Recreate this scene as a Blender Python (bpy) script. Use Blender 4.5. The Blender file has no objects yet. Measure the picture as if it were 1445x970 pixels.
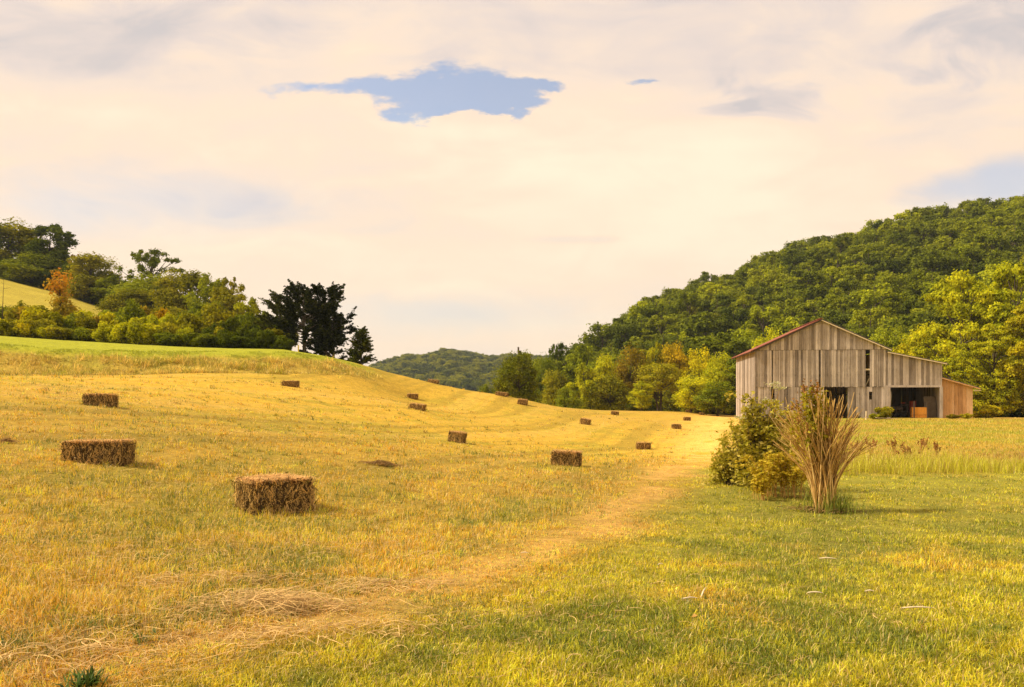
import bpy, math, random
import numpy as np
from math import radians, sin, cos, pi
from mathutils import Vector

sc = bpy.context.scene
COL = sc.collection
R = math.radians

# ------------------------------------------------------------------ camera
FP, CX, HY, EYE = 1120.0, 722.5, 562.0, 1.6        # focal length in px of a 1445 px wide frame, centre, horizon row
cam = bpy.data.cameras.new('camera'); camo = bpy.data.objects.new('camera', cam); COL.objects.link(camo)
camo.location = (0, 0, EYE); camo.rotation_euler = (R(90), 0, 0)
cam.sensor_width = 36; cam.lens = 36 * FP / 1445
cam.shift_y = (HY - 485) / 1445
cam.clip_start = 0.1; cam.clip_end = 9000
sc.camera = camo

# ------------------------------------------------------------------ render look
sc.view_settings.view_transform = 'Standard'; sc.view_settings.look = 'None'
sc.view_settings.exposure = 0.42; sc.view_settings.gamma = 1.0
cy = sc.cycles
cy.max_bounces = 6; cy.diffuse_bounces = 3; cy.glossy_bounces = 1; cy.transmission_bounces = 3
cy.transparent_max_bounces = 6; cy.volume_bounces = 0
cy.use_denoising = True
cy.use_adaptive_sampling = True; cy.adaptive_threshold = 0.02
sc.render.use_persistent_data = False

# ------------------------------------------------------------------ sun and sky
SUN_AZ, SUN_EL = -92.0, 44.0                        # degrees, azimuth from +Y towards +X
sl = bpy.data.lights.new('sun', 'SUN'); so = bpy.data.objects.new('sun', sl); COL.objects.link(so)
sl.energy = 4.1; sl.angle = R(6.0); sl.color = (1.0, 0.86, 0.62)
sdir = Vector((sin(R(SUN_AZ)) * cos(R(SUN_EL)), cos(R(SUN_AZ)) * cos(R(SUN_EL)), sin(R(SUN_EL))))
so.rotation_euler = sdir.to_track_quat('Z', 'Y').to_euler(); so.location = (0, 0, 60)

W = bpy.data.worlds.new('World'); sc.world = W; W.use_nodes = True
nt = W.node_tree; nt.nodes.clear()

class NB:
    """small helper that writes node trees"""
    def __init__(s, t): s.t = t
    def n(s, ty, **k):
        x = s.t.nodes.new(ty)
        for a, b in k.items(): setattr(x, a, b)
        return x
    def l(s, a, b): s.t.links.new(a, b)
    def put(s, sock, v):
        if v is None: return
        if hasattr(v, 'is_output') or isinstance(v, bpy.types.NodeSocket): s.l(v, sock)
        else: sock.default_value = v
    def m(s, op, a, b=None, c=None, clamp=False):
        x = s.n('ShaderNodeMath', operation=op, use_clamp=clamp)
        s.put(x.inputs[0], a); s.put(x.inputs[1], b); s.put(x.inputs[2], c)
        return x.outputs[0]
    def noise(s, vec, scale, detail=4, rough=0.55, dist=0.0, dims='3D'):
        x = s.n('ShaderNodeTexNoise', noise_dimensions=dims)
        if vec is not None: s.l(vec, x.inputs['Vector'])
        x.inputs['Scale'].default_value = scale; x.inputs['Detail'].default_value = detail
        x.inputs['Roughness'].default_value = rough; x.inputs['Distortion'].default_value = dist
        return x.outputs[0]
    def ramp(s, fac, stops, interp='LINEAR'):
        x = s.n('ShaderNodeValToRGB'); x.color_ramp.interpolation = interp
        e = x.color_ramp.elements
        while len(e) < len(stops): e.new(0.5)
        for i, (p, c) in enumerate(stops):
            e[i].position = p
            e[i].color = (c, c, c, 1) if isinstance(c, (int, float)) else (*c, 1)
        s.put(x.inputs[0], fac)
        return x.outputs[0]
    def mix(s, f, a, b, blend='MIX'):
        x = s.n('ShaderNodeMix', data_type='RGBA', blend_type=blend)
        s.put(x.inputs[0], f)
        for k, v in ((6, a), (7, b)):
            if isinstance(v, tuple): v = (*v, 1) if len(v) == 3 else v
            s.put(x.inputs[k], v)
        return x.outputs[2]
    def comb(s, x, y, z):
        c = s.n('ShaderNodeCombineXYZ')
        for i, v in enumerate((x, y, z)): s.put(c.inputs[i], v)
        return c.outputs[0]
    def smooth(s, v, a, b, to0=0.0, to1=1.0):
        x = s.n('ShaderNodeMapRange', interpolation_type='SMOOTHSTEP')
        s.put(x.inputs[0], v); x.inputs[1].default_value = a; x.inputs[2].default_value = b
        x.inputs[3].default_value = to0; x.inputs[4].default_value = to1
        return x.outputs[0]

def build_world():
    b = NB(nt)
    tc = b.n('ShaderNodeTexCoord'); sep = b.n('ShaderNodeSeparateXYZ'); b.l(tc.outputs['Generated'], sep.inputs[0])
    x, y, z = sep.outputs
    sky = b.n('ShaderNodeTexSky', sky_type='NISHITA', sun_disc=False)
    sky.sun_elevation = R(SUN_EL); sky.sun_rotation = R(SUN_AZ)
    sky.air_density = 1.0; sky.dust_density = 1.5; sky.ozone_density = 1.5
    bg = b.n('ShaderNodeBackground'); b.l(sky.outputs[0], bg.inputs[0]); bg.inputs[1].default_value = 0.14
    # bearing a and steepness e of a direction (world, not camera)
    ya = b.m('MAXIMUM', b.m('ABSOLUTE', y), 0.12)
    a = b.m('DIVIDE', x, ya); e = b.m('DIVIDE', z, ya)
    # the cloud layer seen as a flat sheet overhead
    zz = b.m('ADD', b.m('MAXIMUM', z, 0.0), 0.16)
    p = b.comb(b.m('DIVIDE', x, zz), b.m('DIVIDE', y, zz), 0.0)
    q = b.comb(a, b.m('MULTIPLY', e, 2.4), b.m('MULTIPLY', y, 0.2))
    n1 = b.noise(q, 1.9, 5, 0.5, 0.5)
    n2 = b.noise(p, 1.1, 7, 0.55, 0.6)
    n3 = b.noise(q, 5.5, 8, 0.55, 0.9)
    qs = b.comb(a, b.m('MULTIPLY', e, 9.0), 3.7)
    n4 = b.noise(qs, 2.2, 6, 0.5, 0.4)
    d = b.m('ADD', b.m('MULTIPLY', n1, 0.40), b.m('ADD', b.m('MULTIPLY', n2, 0.16), b.m('ADD', b.m('MULTIPLY', n3, 0.29), b.m('MULTIPLY', n4, 0.15))))
    d = b.m('SUBTRACT', d, b.smooth(e, 0.30, 0.52, 0.0, 0.085))     # greyer, thicker cloud higher up
    # soft bank of shade at the upper left and far right
    def blob(ca, ce, ra, re, lo, hi, amp, wob=0.0):
        da = b.m('DIVIDE', b.m('SUBTRACT', a, ca), ra); de = b.m('DIVIDE', b.m('SUBTRACT', e, ce), re)
        rr = b.m('SQRT', b.m('ADD', b.m('MULTIPLY', da, da), b.m('MULTIPLY', de, de)))
        if wob: rr = b.m('ADD', rr, b.m('MULTIPLY', b.m('SUBTRACT', n3, 0.5), wob))
        m = b.smooth(rr, lo, hi, amp, 0.0)
        return b.m('MULTIPLY', m, b.m('GREATER_THAN', y, 0.05))
    for args in ((-0.50, 0.455, 0.30, 0.045, 0.3, 1.3, 0.10, 1.2), (-0.42, 0.25, 0.14, 0.03, 0.2, 1.3, 0.08, 1.5),
                 (-0.08, 0.11, 0.14, 0.022, 0.1, 1.4, 0.07, 1.5), (0.62, 0.47, 0.10, 0.04, 0.1, 1.5, 0.15, 3.0),
                 (0.345, 0.375, 0.05, 0.022, 0.0, 1.5, 0.15, 5.0), (0.28, 0.36, 0.03, 0.012, 0.0, 1.5, 0.12, 5.0), (0.54, 0.41, 0.045, 0.018, 0.0, 1.5, 0.12, 5.0),
                 (0.08, 0.20, 0.07, 0.006, 0.3, 1.2, 0.10, 1.0)):
        d = b.m('SUBTRACT', d, blob(*args))
    for args in ((-0.56, 0.365, 0.26, 0.035, 0.2, 1.4, 0.07, 1.6), (0.30, 0.26, 0.22, 0.07, 0.2, 1.5, 0.06, 1.2),
                 (-0.05, 0.335, 0.08, 0.014, 0.2, 1.2, 0.06, 1.0)):
        d = b.m('ADD', d, blob(*args))
    low = b.ramp(d, [(0.28, (0.64, 0.58, 0.57)), (0.375, (0.82, 0.69, 0.62)), (0.44, (0.94, 0.76, 0.62)),
                     (0.505, (1.02, 0.79, 0.60)), (0.60, (1.06, 0.89, 0.67))])
    warm = b.smooth(e, 0.02, 0.36, 1.0, 0.0)
    cl = b.mix(b.m('MULTIPLY', warm, 0.42), low, (1.05, 0.85, 0.61))
    bc = b.n('ShaderNodeBackground'); b.l(cl, bc.inputs[0]); bc.inputs[1].default_value = 0.79
    # gaps of blue
    def gap(ca, ce, ra, re, wob, tilt=0.0, soft=0.10):
        dx = b.m('SUBTRACT', a, ca); dy = b.m('SUBTRACT', e, ce)
        dy = b.m('SUBTRACT', dy, b.m('MULTIPLY', dx, tilt))
        da = b.m('DIVIDE', dx, ra); de = b.m('DIVIDE', dy, re)
        rr = b.m('SQRT', b.m('ADD', b.m('MULTIPLY', da, da), b.m('MULTIPLY', de, de)))
        rr = b.m('ADD', rr, b.m('MULTIPLY', b.m('SUBTRACT', n3, 0.5), wob))
        rr = b.m('ADD', rr, b.m('MULTIPLY', b.m('SUBTRACT', b.noise(q, 16, 5, 0.6, 0.8), 0.5), wob * 0.6))
        return b.m('MULTIPLY', b.smooth(rr, 1.0 - soft, 1.0 + soft, 1.0, 0.0), b.m('GREATER_THAN', y, 0.05))
    wn = b.n('ShaderNodeTexNoise'); b.l(q, wn.inputs['Vector']); wn.inputs['Scale'].default_value = 6; wn.inputs['Detail'].default_value = 7; wn.inputs['Roughness'].default_value = .62
    ws_ = b.n('ShaderNodeSeparateColor'); b.l(wn.outputs[1], ws_.inputs[0])
    wa = b.m('ADD', a, b.m('MULTIPLY', b.m('SUBTRACT', ws_.outputs[0], .5), .26)); we = b.m('ADD', e, b.m('MULTIPLY', b.m('SUBTRACT', ws_.outputs[1], .5), .10))
    tot = 0.0
    for ca, ce, ra, re, amp in ((-.085, .388, .092, .031, 1.4), (-.19, .386, .10, .017, .8), (-.115, .352, .042, .018, .9), (-.020, .366, .036, .020, .9),
                                (.0, .393, .040, .009, .8), (-.068, .342, .032, .017, -1.5), (.172, .402, .022, .007, .8)):
        da = b.m('DIVIDE', b.m('SUBTRACT', wa, ca), ra); de = b.m('DIVIDE', b.m('SUBTRACT', we, ce), re)
        k_ = b.m('MULTIPLY', b.m('EXPONENT', b.m('MULTIPLY', b.m('ADD', b.m('MULTIPLY', da, da), b.m('MULTIPLY', de, de)), -1.0)), amp)
        tot = b.m('ADD', k_, tot)
    tot = b.m('ADD', tot, b.m('MULTIPLY', b.m('SUBTRACT', b.noise(q, 18, 7, .62), .5), .8))
    g = b.m('MULTIPLY', b.smooth(tot, .34, .90), b.m('GREATER_THAN', y, 0.05))
    g = b.m('MAXIMUM', g, b.m('MULTIPLY', gap(0.63, 0.272, 0.13, 0.028, 1.0, 0.12, 0.5), 0.65))
    g = b.m('MAXIMUM', g, b.m('MULTIPLY', gap(-0.46, 0.245, 0.20, 0.035, 1.4, 0.0, 0.9), 0.30))
    g = b.m('MAXIMUM', g, b.m('MULTIPLY', gap(-0.06, 0.105, 0.16, 0.022, 1.4, 0.0, 0.9), 0.30))
    g = b.m('MULTIPLY', g, 0.80)
    ms = b.n('ShaderNodeMixShader'); b.l(g, ms.inputs[0]); b.l(bc.outputs[0], ms.inputs[1]); b.l(bg.outputs[0], ms.inputs[2])
    out = b.n('ShaderNodeOutputWorld'); b.l(ms.outputs[0], out.inputs[0])
build_world()

# ------------------------------------------------------------------ numpy helpers
def sst(x, a, b):
    t = np.clip((np.asarray(x, float) - a) / (b - a), 0, 1); return t * t * (3 - 2 * t)
def _h(ix, iy, s):
    v = np.sin(ix * 127.1 + iy * 311.7 + s * 74.7) * 43758.5453
    return v - np.floor(v)
def vn(x, y, s=0):
    ix, iy = np.floor(x), np.floor(y); fx, fy = x - ix, y - iy
    fx = fx * fx * (3 - 2 * fx); fy = fy * fy * (3 - 2 * fy)
    return (_h(ix, iy, s) * (1 - fx) + _h(ix + 1, iy, s) * fx) * (1 - fy) + (_h(ix, iy + 1, s) * (1 - fx) + _h(ix + 1, iy + 1, s) * fx) * fy
def fbm(x, y, s=0, o=4):
    t, a, n = 0, 1.0, 0
    for k in range(o):
        t = t + a * vn(x * 2 ** k, y * 2 ** k, s + k * 7); n += a; a *= 0.5
    return t / n

def mesh(name, V, faces, mats=(), attrs=None, midx=None, smooth=False):
    """faces: list of int arrays (n,k)"""
    me = bpy.data.meshes.new(name)
    V = np.asarray(V, np.float32)
    me.vertices.add(len(V)); me.vertices.foreach_set('co', V.ravel())
    faces = [np.asarray(f, np.int32) for f in faces if len(f)]
    lv = np.concatenate([f.ravel() for f in faces]); tot = np.concatenate([np.full(len(f), f.shape[1], np.int32) for f in faces])
    st = np.concatenate([[0], np.cumsum(tot)[:-1]]).astype(np.int32)
    me.loops.add(len(lv)); me.loops.foreach_set('vertex_index', lv.astype(np.int32))
    me.polygons.add(len(tot)); me.polygons.foreach_set('loop_start', st)
    try: me.polygons.foreach_set('loop_total', tot)
    except Exception: pass
    for m in mats: me.materials.append(m)
    if midx is not None: me.polygons.foreach_set('material_index', np.asarray(midx, np.int32))
    me.polygons.foreach_set('use_smooth', np.full(len(tot), bool(smooth)))
    for k, v in (attrs or {}).items():
        v = np.asarray(v, np.float32)
        if v.ndim == 1:
            at = me.attributes.new(k, 'FLOAT', 'POINT'); at.data.foreach_set('value', v)
        else:
            if v.shape[1] == 3: v = np.hstack([v, np.ones((len(v), 1), np.float32)])
            at = me.attributes.new(k, 'FLOAT_COLOR', 'POINT'); at.data.foreach_set('color', v.ravel())
    me.update(calc_edges=True)
    me.validate()
    return me

def tag(o, label=None, cat=None, group=None, kind=None):
    if label: o['label'] = label
    if cat: o['category'] = cat
    if group: o['group'] = group
    if kind: o['kind'] = kind
    return o
def obj(name, me, parent=None, loc=None, link=True):
    o = bpy.data.objects.new(name, me)
    if link: COL.objects.link(o)
    if parent: o.parent = parent
    if loc is not None: o.location = loc
    return o
def empty(name, loc, rz=0.0):
    o = bpy.data.objects.new(name, None); COL.objects.link(o); o.location = loc; o.rotation_euler = (0, 0, rz); o.empty_display_size = 0.3
    return o

class Bag:
    """collects pieces of geometry for ONE mesh"""
    def __init__(s): s.V = []; s.F = {}; s.n = 0; s.A = []; s.M = []
    def add(s, V, F, a=0.5, m=0):
        V = np.asarray(V, float).reshape(-1, 3)
        F = np.asarray(F, int)
        s.V.append(V); s.F.setdefault(F.shape[1], []).append((F + s.n, m)); s.n += len(V)
        s.A.append(np.broadcast_to(np.asarray(a, float), (len(V),)).copy())
    def box(s, c, h, u=(1, 0, 0), v=(0, 1, 0), w=(0, 0, 1), a=0.5, m=0):
        c, u, v, w = map(np.array, (c, u, v, w)); c = c.astype(float)
        V = [c + u * h[0] * i + v * h[1] * j + w * h[2] * k for k in (-1, 1) for j in (-1, 1) for i in (-1, 1)]
        s.add(V, [(0, 2, 3, 1), (4, 5, 7, 6), (0, 1, 5, 4), (2, 6, 7, 3), (0, 4, 6, 2), (1, 3, 7, 5)], a, m)
    def bar(s, p, q, w, t, a=0.5, m=0, up=(0, 0, 1)):
        p, q = np.array(p, float), np.array(q, float); d = q - p; L = np.linalg.norm(d); d /= L
        up = np.array(up, float)
        if abs(np.dot(up, d)) > 0.95: up = np.array([0, 1.0, 0])
        x = np.cross(d, up); x /= np.linalg.norm(x); z = np.cross(x, d)
        s.box((p + q) / 2, (w / 2, L / 2, t / 2), x, d, z, a, m)
    def tube(s, P, r, k=5, a=0.5, m=0, cap=True):
        P = np.asarray(P, float); n = len(P); r = np.broadcast_to(np.asarray(r, float), (n,))
        T = np.gradient(P, axis=0); T /= np.linalg.norm(T, axis=1)[:, None] + 1e-9
        ref = np.array([1.0, 0, 0]) if abs(T[0][0]) < 0.8 else np.array([0, 1.0, 0])
        X = np.cross(T, ref); X /= np.linalg.norm(X, axis=1)[:, None] + 1e-9; Y = np.cross(T, X)
        th = np.arange(k) * 2 * pi / k
        V = P[:, None] + r[:, None, None] * (X[:, None] * np.cos(th)[None, :, None] + Y[:, None] * np.sin(th)[None, :, None])
        i = np.arange(n - 1)[:, None] * k; j = np.arange(k)[None]; j2 = (j + 1) % k
        F = np.stack([i + j, i + j2, i + k + j2, i + k + j], -1).reshape(-1, 4)
        s.add(V.reshape(-1, 3), F, a, m)
    def leaves(s, C, N, size, a, aspect=1.5, m=0, rng=None):
        """rhombic leaves centred at C facing N"""
        n = len(C); size = np.broadcast_to(np.asarray(size, float), (n,))[:, None]
        rv = rng.normal(size=(n, 3)); N = N / (np.linalg.norm(N, axis=1)[:, None] + 1e-9)
        X = np.cross(N, rv); X /= np.linalg.norm(X, axis=1)[:, None] + 1e-9; Y = np.cross(N, X)
        Z = N * size * 0.12
        V = np.stack([C - X * size * .5 * aspect, C - Y * size * .5 + Z, C + X * size * .5 * aspect, C + Y * size * .5 + Z], 1).reshape(-1, 3)
        F = np.arange(n * 4).reshape(-1, 4)
        s.add(V, F, np.repeat(np.broadcast_to(np.asarray(a, float), (n,)), 4), m)
    def build(s, name, mats, smooth=False):
        fs, mi = [], []
        for k, l in s.F.items():
            for f, m in l: fs.append(f); mi.append(np.full(len(f), m))
        return mesh(name, np.vstack(s.V), fs, mats, {'rnd': np.concatenate(s.A)}, np.concatenate(mi), smooth)

# ------------------------------------------------------------------ terrain
def PX(px, d): return (px - CX) / FP * d
def PZ(py, d): return EYE + (HY - py) / FP * d

BALES = [  # px, base row, depth, length, height, width, yaw, tilt
    (376, 729, 10.8, 0.80, 0.44, 0.72, 38, 0, 'nearest and largest hay bale, shaggy with loose straw on its flat top'),
    (129, 656, 13.6, 0.96, 0.35, 0.50, 4, 0, 'long straight-sided hay bale, second nearest, at the far left of the field'),
    (136, 574, 24.0, 0.80, 0.34, 0.50, 8, 0, 'pale square-edged hay bale at left, uphill of the long bale'),
    (408, 548, 44.0, 0.92, 0.35, 0.45, 3, 0, 'small hay bale high on the slope, just below the weedy bank'),
    (582, 566, 60.0, 0.80, 0.38, 0.45, 5, 0, 'small dark hay bale just uphill of a slightly larger bale, mid field'),
    (588, 581, 45.0, 0.92, 0.36, 0.50, -14, 5, 'tilted hay bale just downhill of a smaller dark bale, mid field'),
    (611, 543, 66.0, 0.90, 0.30, 0.45, -16, 6, 'hay bale highest up the hill, against the blue far ridge'),
    (644, 627, 30.0, 0.50, 0.38, 0.45, -22, 7, 'dark hay bale tipped on end, alone in mid field'),
    (708, 561, 64.0, 0.98, 0.30, 0.50, -12, 6, 'pale hay bale on the crest at the foot of the round dark tree'),
    (737, 574, 62.0, 0.78, 0.42, 0.45, -8, 5, 'dark hay bale just below the round dark tree'),
    (800, 659, 22.0, 0.76, 0.38, 0.55, -9, 2, 'broad dark hay bale with tan top in the centre right of the field'),
    (826, 601, 55.0, 0.66, 0.42, 0.50, -24, 9, 'leaning hay bale right of centre, below the yellow-green trees'),
    (868, 588, 78.0, 0.76, 0.38, 0.45, -6, 3, 'small hay bale near the crest beneath the tall pale-stemmed trees'),
    (909, 637, 42.0, 0.72, 0.38, 0.45, 2, 0, 'dark square hay bale right of centre, nearest the mown strip'),
    (955, 608, 64.0, 0.72, 0.40, 0.45, 4, 0, 'dark hay bale in line with the barn foot, lower of two close together'),
    (970, 596, 80.0, 0.70, 0.38, 0.45, 3, 0, 'small hay bale just above and right of another, far end of field'),
    (972, 584, 108.0, 0.75, 0.35, 0.45, 0, 0, 'tiny pale hay bale on the crest at the far end of the field'),
    (991, 588, 104.0, 0.68, 0.30, 0.45, -2, 0, 'farthest right tiny hay bale, closest to the barn wall'),
]
ctrl = [(0, 0, 0), (5, 0, 0), (-5, 0, 0.05), (0, -15, 0), (-18, -10, 0.6), (18, -10, 0), (-9, 3, .12), (8, 4, 0),
        (-3, 4.5, 0), (0, 4.5, 0), (3, 4.5, 0), (0, 8, -0.02), (-60, 10, 4.5), (50, 10, -.3)]
def cp(px, py, d): ctrl.append((PX(px, d), d, PZ(py, d)))
for b_ in BALES: cp(b_[0], b_[1] - 2, b_[2])
for q_ in [(0, 529, 50), (-250, 520, 46), (200, 529, 52), (400, 527, 55), (500, 524, 60), (530, 522, 66), (600, 539.5, 68), (640, 548, 68),
           (700, 559.5, 70), (750, 568, 75), (800, 576, 84), (900, 582, 98), (1000, 585, 114), (1040, 587, 116),
           (1163, 722, 13), (1060, 690, 16), (1300, 672, 20.5), (1440, 672, 20.5), (1300, 622, 40), (1100, 620, 42), (1430, 620, 40),
           (1080, 594, 68), (1300, 592, 67), (1440, 592, 67), (1100, 590, 85), (1400, 589, 85), (1300, 586, 115), (1600, 600, 60),
           (0, 512, 66), (200, 516, 66), (400, 516, 66), (1400, 800, 7.8), (20, 740, 9.0)]: cp(*q_)
ctrl = np.array(ctrl, float)
def _k(r2): return 0.5 * r2 * np.log(r2 + 1e-9)
def fit():
    n = len(ctrl); P = ctrl[:, :2]
    K = _k(((P[:, None] - P[None]) ** 2).sum(-1)) + np.eye(n) * 0.6
    Q = np.hstack([np.ones((n, 1)), P]); A = np.zeros((n + 3, n + 3)); A[:n, :n] = K; A[:n, n:] = Q; A[n:, :n] = Q.T
    return np.linalg.solve(A, np.concatenate([ctrl[:, 2], [0, 0, 0]]))
wt = fit()
def tps(x, y):
    x = np.clip(x, -75, 75); y = np.clip(y, -25, 125)
    o = wt[-3] + wt[-2] * x + wt[-1] * y
    for i in range(len(ctrl)): o = o + wt[i] * _k((x - ctrl[i, 0]) ** 2 + (y - ctrl[i, 1]) ** 2)
    return o

RX = [700, 740, 800, 850, 900, 930, 1000, 1050, 1120, 1200, 1300, 1400, 1500, 1700, 2200]
RY = [532, 518, 508, 494, 464, 440, 418, 402, 370, 348, 327, 315, 312, 300, 310]
RD = [170, 180, 220, 255, 290, 310, 340, 355, 375, 395, 410, 420, 430, 440, 440]
RF = [150, 150, 150, 148, 145, 145, 142, 140, 138, 132, 125, 115, 108, 100, 100]
TREE_H = 11.0
def view(x, y):
    x = np.asarray(x, float); y = np.asarray(y, float)
    ang = np.clip(np.arctan2(x, y), -1.1, 1.1); r = np.hypot(x, y)
    u = np.tan(ang); d = np.where(np.abs(np.arctan2(x, y)) < 1.1, y, r * cos(1.1))
    return u * FP + CX, d
def bank_d(px): return np.interp(px, [-400, 0, 200, 400, 530, 600], [45, 50, 52, 55, 60, 62])
def bank_h(px): return np.interp(px, [-400, 0, 200, 400, 500, 545, 585], [2.6, 2.25, 1.7, 1.15, 0.30, 0, 0])
def ground(x, y):
    x = np.asarray(x, float); y = np.asarray(y, float)
    px, d = view(x, y)
    near = tps(x, y)
    near = near + bank_h(px) * (0.8 * sst(d, bank_d(px), bank_d(px) + 3.5) + 0.2 * sst(d, bank_d(px) + 3, bank_d(px) + 9))
    zb = np.interp(px, [-400, 0, 200, 400, 530, 600, 700, 800, 1000, 1445], [6.4, 5.8, 5.2, 4.6, 3.5, 2.0, 0.4, -.6, -1.2, -.6])
    z150 = np.interp(px, [-900, -400, 0, 80, 160, 230, 300, 400, 470, 560, 700, 800, 1000, 1200, 1445],
                     [50, 34, 24.2, 21.6, 18.0, 14.6, 10.5, 7.6, 2.5, -5, -5, -4, -3, -1.5, 0])
    t = np.clip((d - 70) / 80, 0, 1)
    far = zb + (z150 - zb) * (0.55 * t + 0.45 * sst(t, 0, 1))
    far = np.where(d > 170, far - (far + 4) * sst(d, 170, 420) * (px < 700), far)
    ws = np.interp(px, [-100, 530, 700, 760, 900, 1000, 1040, 1500], [62, 68, 74, 80, 100, 118, 118, 95])
    w = sst(d, ws, ws + 28)
    z = near * (1 - w) + far * w
    # wooded hill at the right
    d0 = np.interp(px, RX, RF); d1 = np.interp(px, RX, RD)
    top = np.interp(px, RX, PZ(np.array(RY, float), np.array(RD, float))) - TREE_H
    A = (top + 4) * sst(px, 640, 760)
    tt = np.clip((d - d0) / (d1 - d0), 0, 1.0)
    prof = 0.25 * sst(tt, 0, 0.5) + 0.75 * tt
    hill = A * prof * (1 - 0.75 * sst(d, d1 + 20, d1 + 420))
    und = (fbm(x / 55, y / 55, 3, 3) - 0.5) * 14 * sst(tt, 0.05, 0.4) * (1 - 0.8 * sst(tt, 0.8, 1.0))
    z = z + hill + und * sst(px, 760, 860)
    # blue ridges far away
    fy = np.interp(px, [-500, 300, 480, 540, 575, 600, 625, 650, 690, 720, 760, 900, 1500], [500, 520, 538, 520, 510, 511, 502, 505, 512, 508, 512, 500, 480])
    zf = PZ(fy, 950.0) - 6
    z = z + (zf + 4) * sst(d, 520, 950) * (1 - 0.6 * sst(d, 1000, 2600)) * (1 - sst(px, 760, 900) * .9)
    # small bumps
    z = z + (fbm(x / 1.3, y / 1.3, 11, 3) - 0.5) * 0.045 * (1 - sst(d, 60, 90)) + (fbm(x / 6, y / 6, 5, 2) - .5) * .10 * sst(d, 4, 20) * (1 - sst(d, 100, 140))
    return z
def G(x, y): return float(ground(np.array([x]), np.array([y]))[0])

LY = [-20, 0, 5.15, 5.6, 7.9, 10.3, 14, 21.8, 40, 82, 130]
LX = [-9, -4.2, -2.1, -1.35, -0.25, 0.95, 2.2, 4.3, 10.0, 22.0, 36]
def lawn_dist(x, y): return np.interp(y, LY, LX) - x           # >0 is hay field, <0 is lawn

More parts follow.
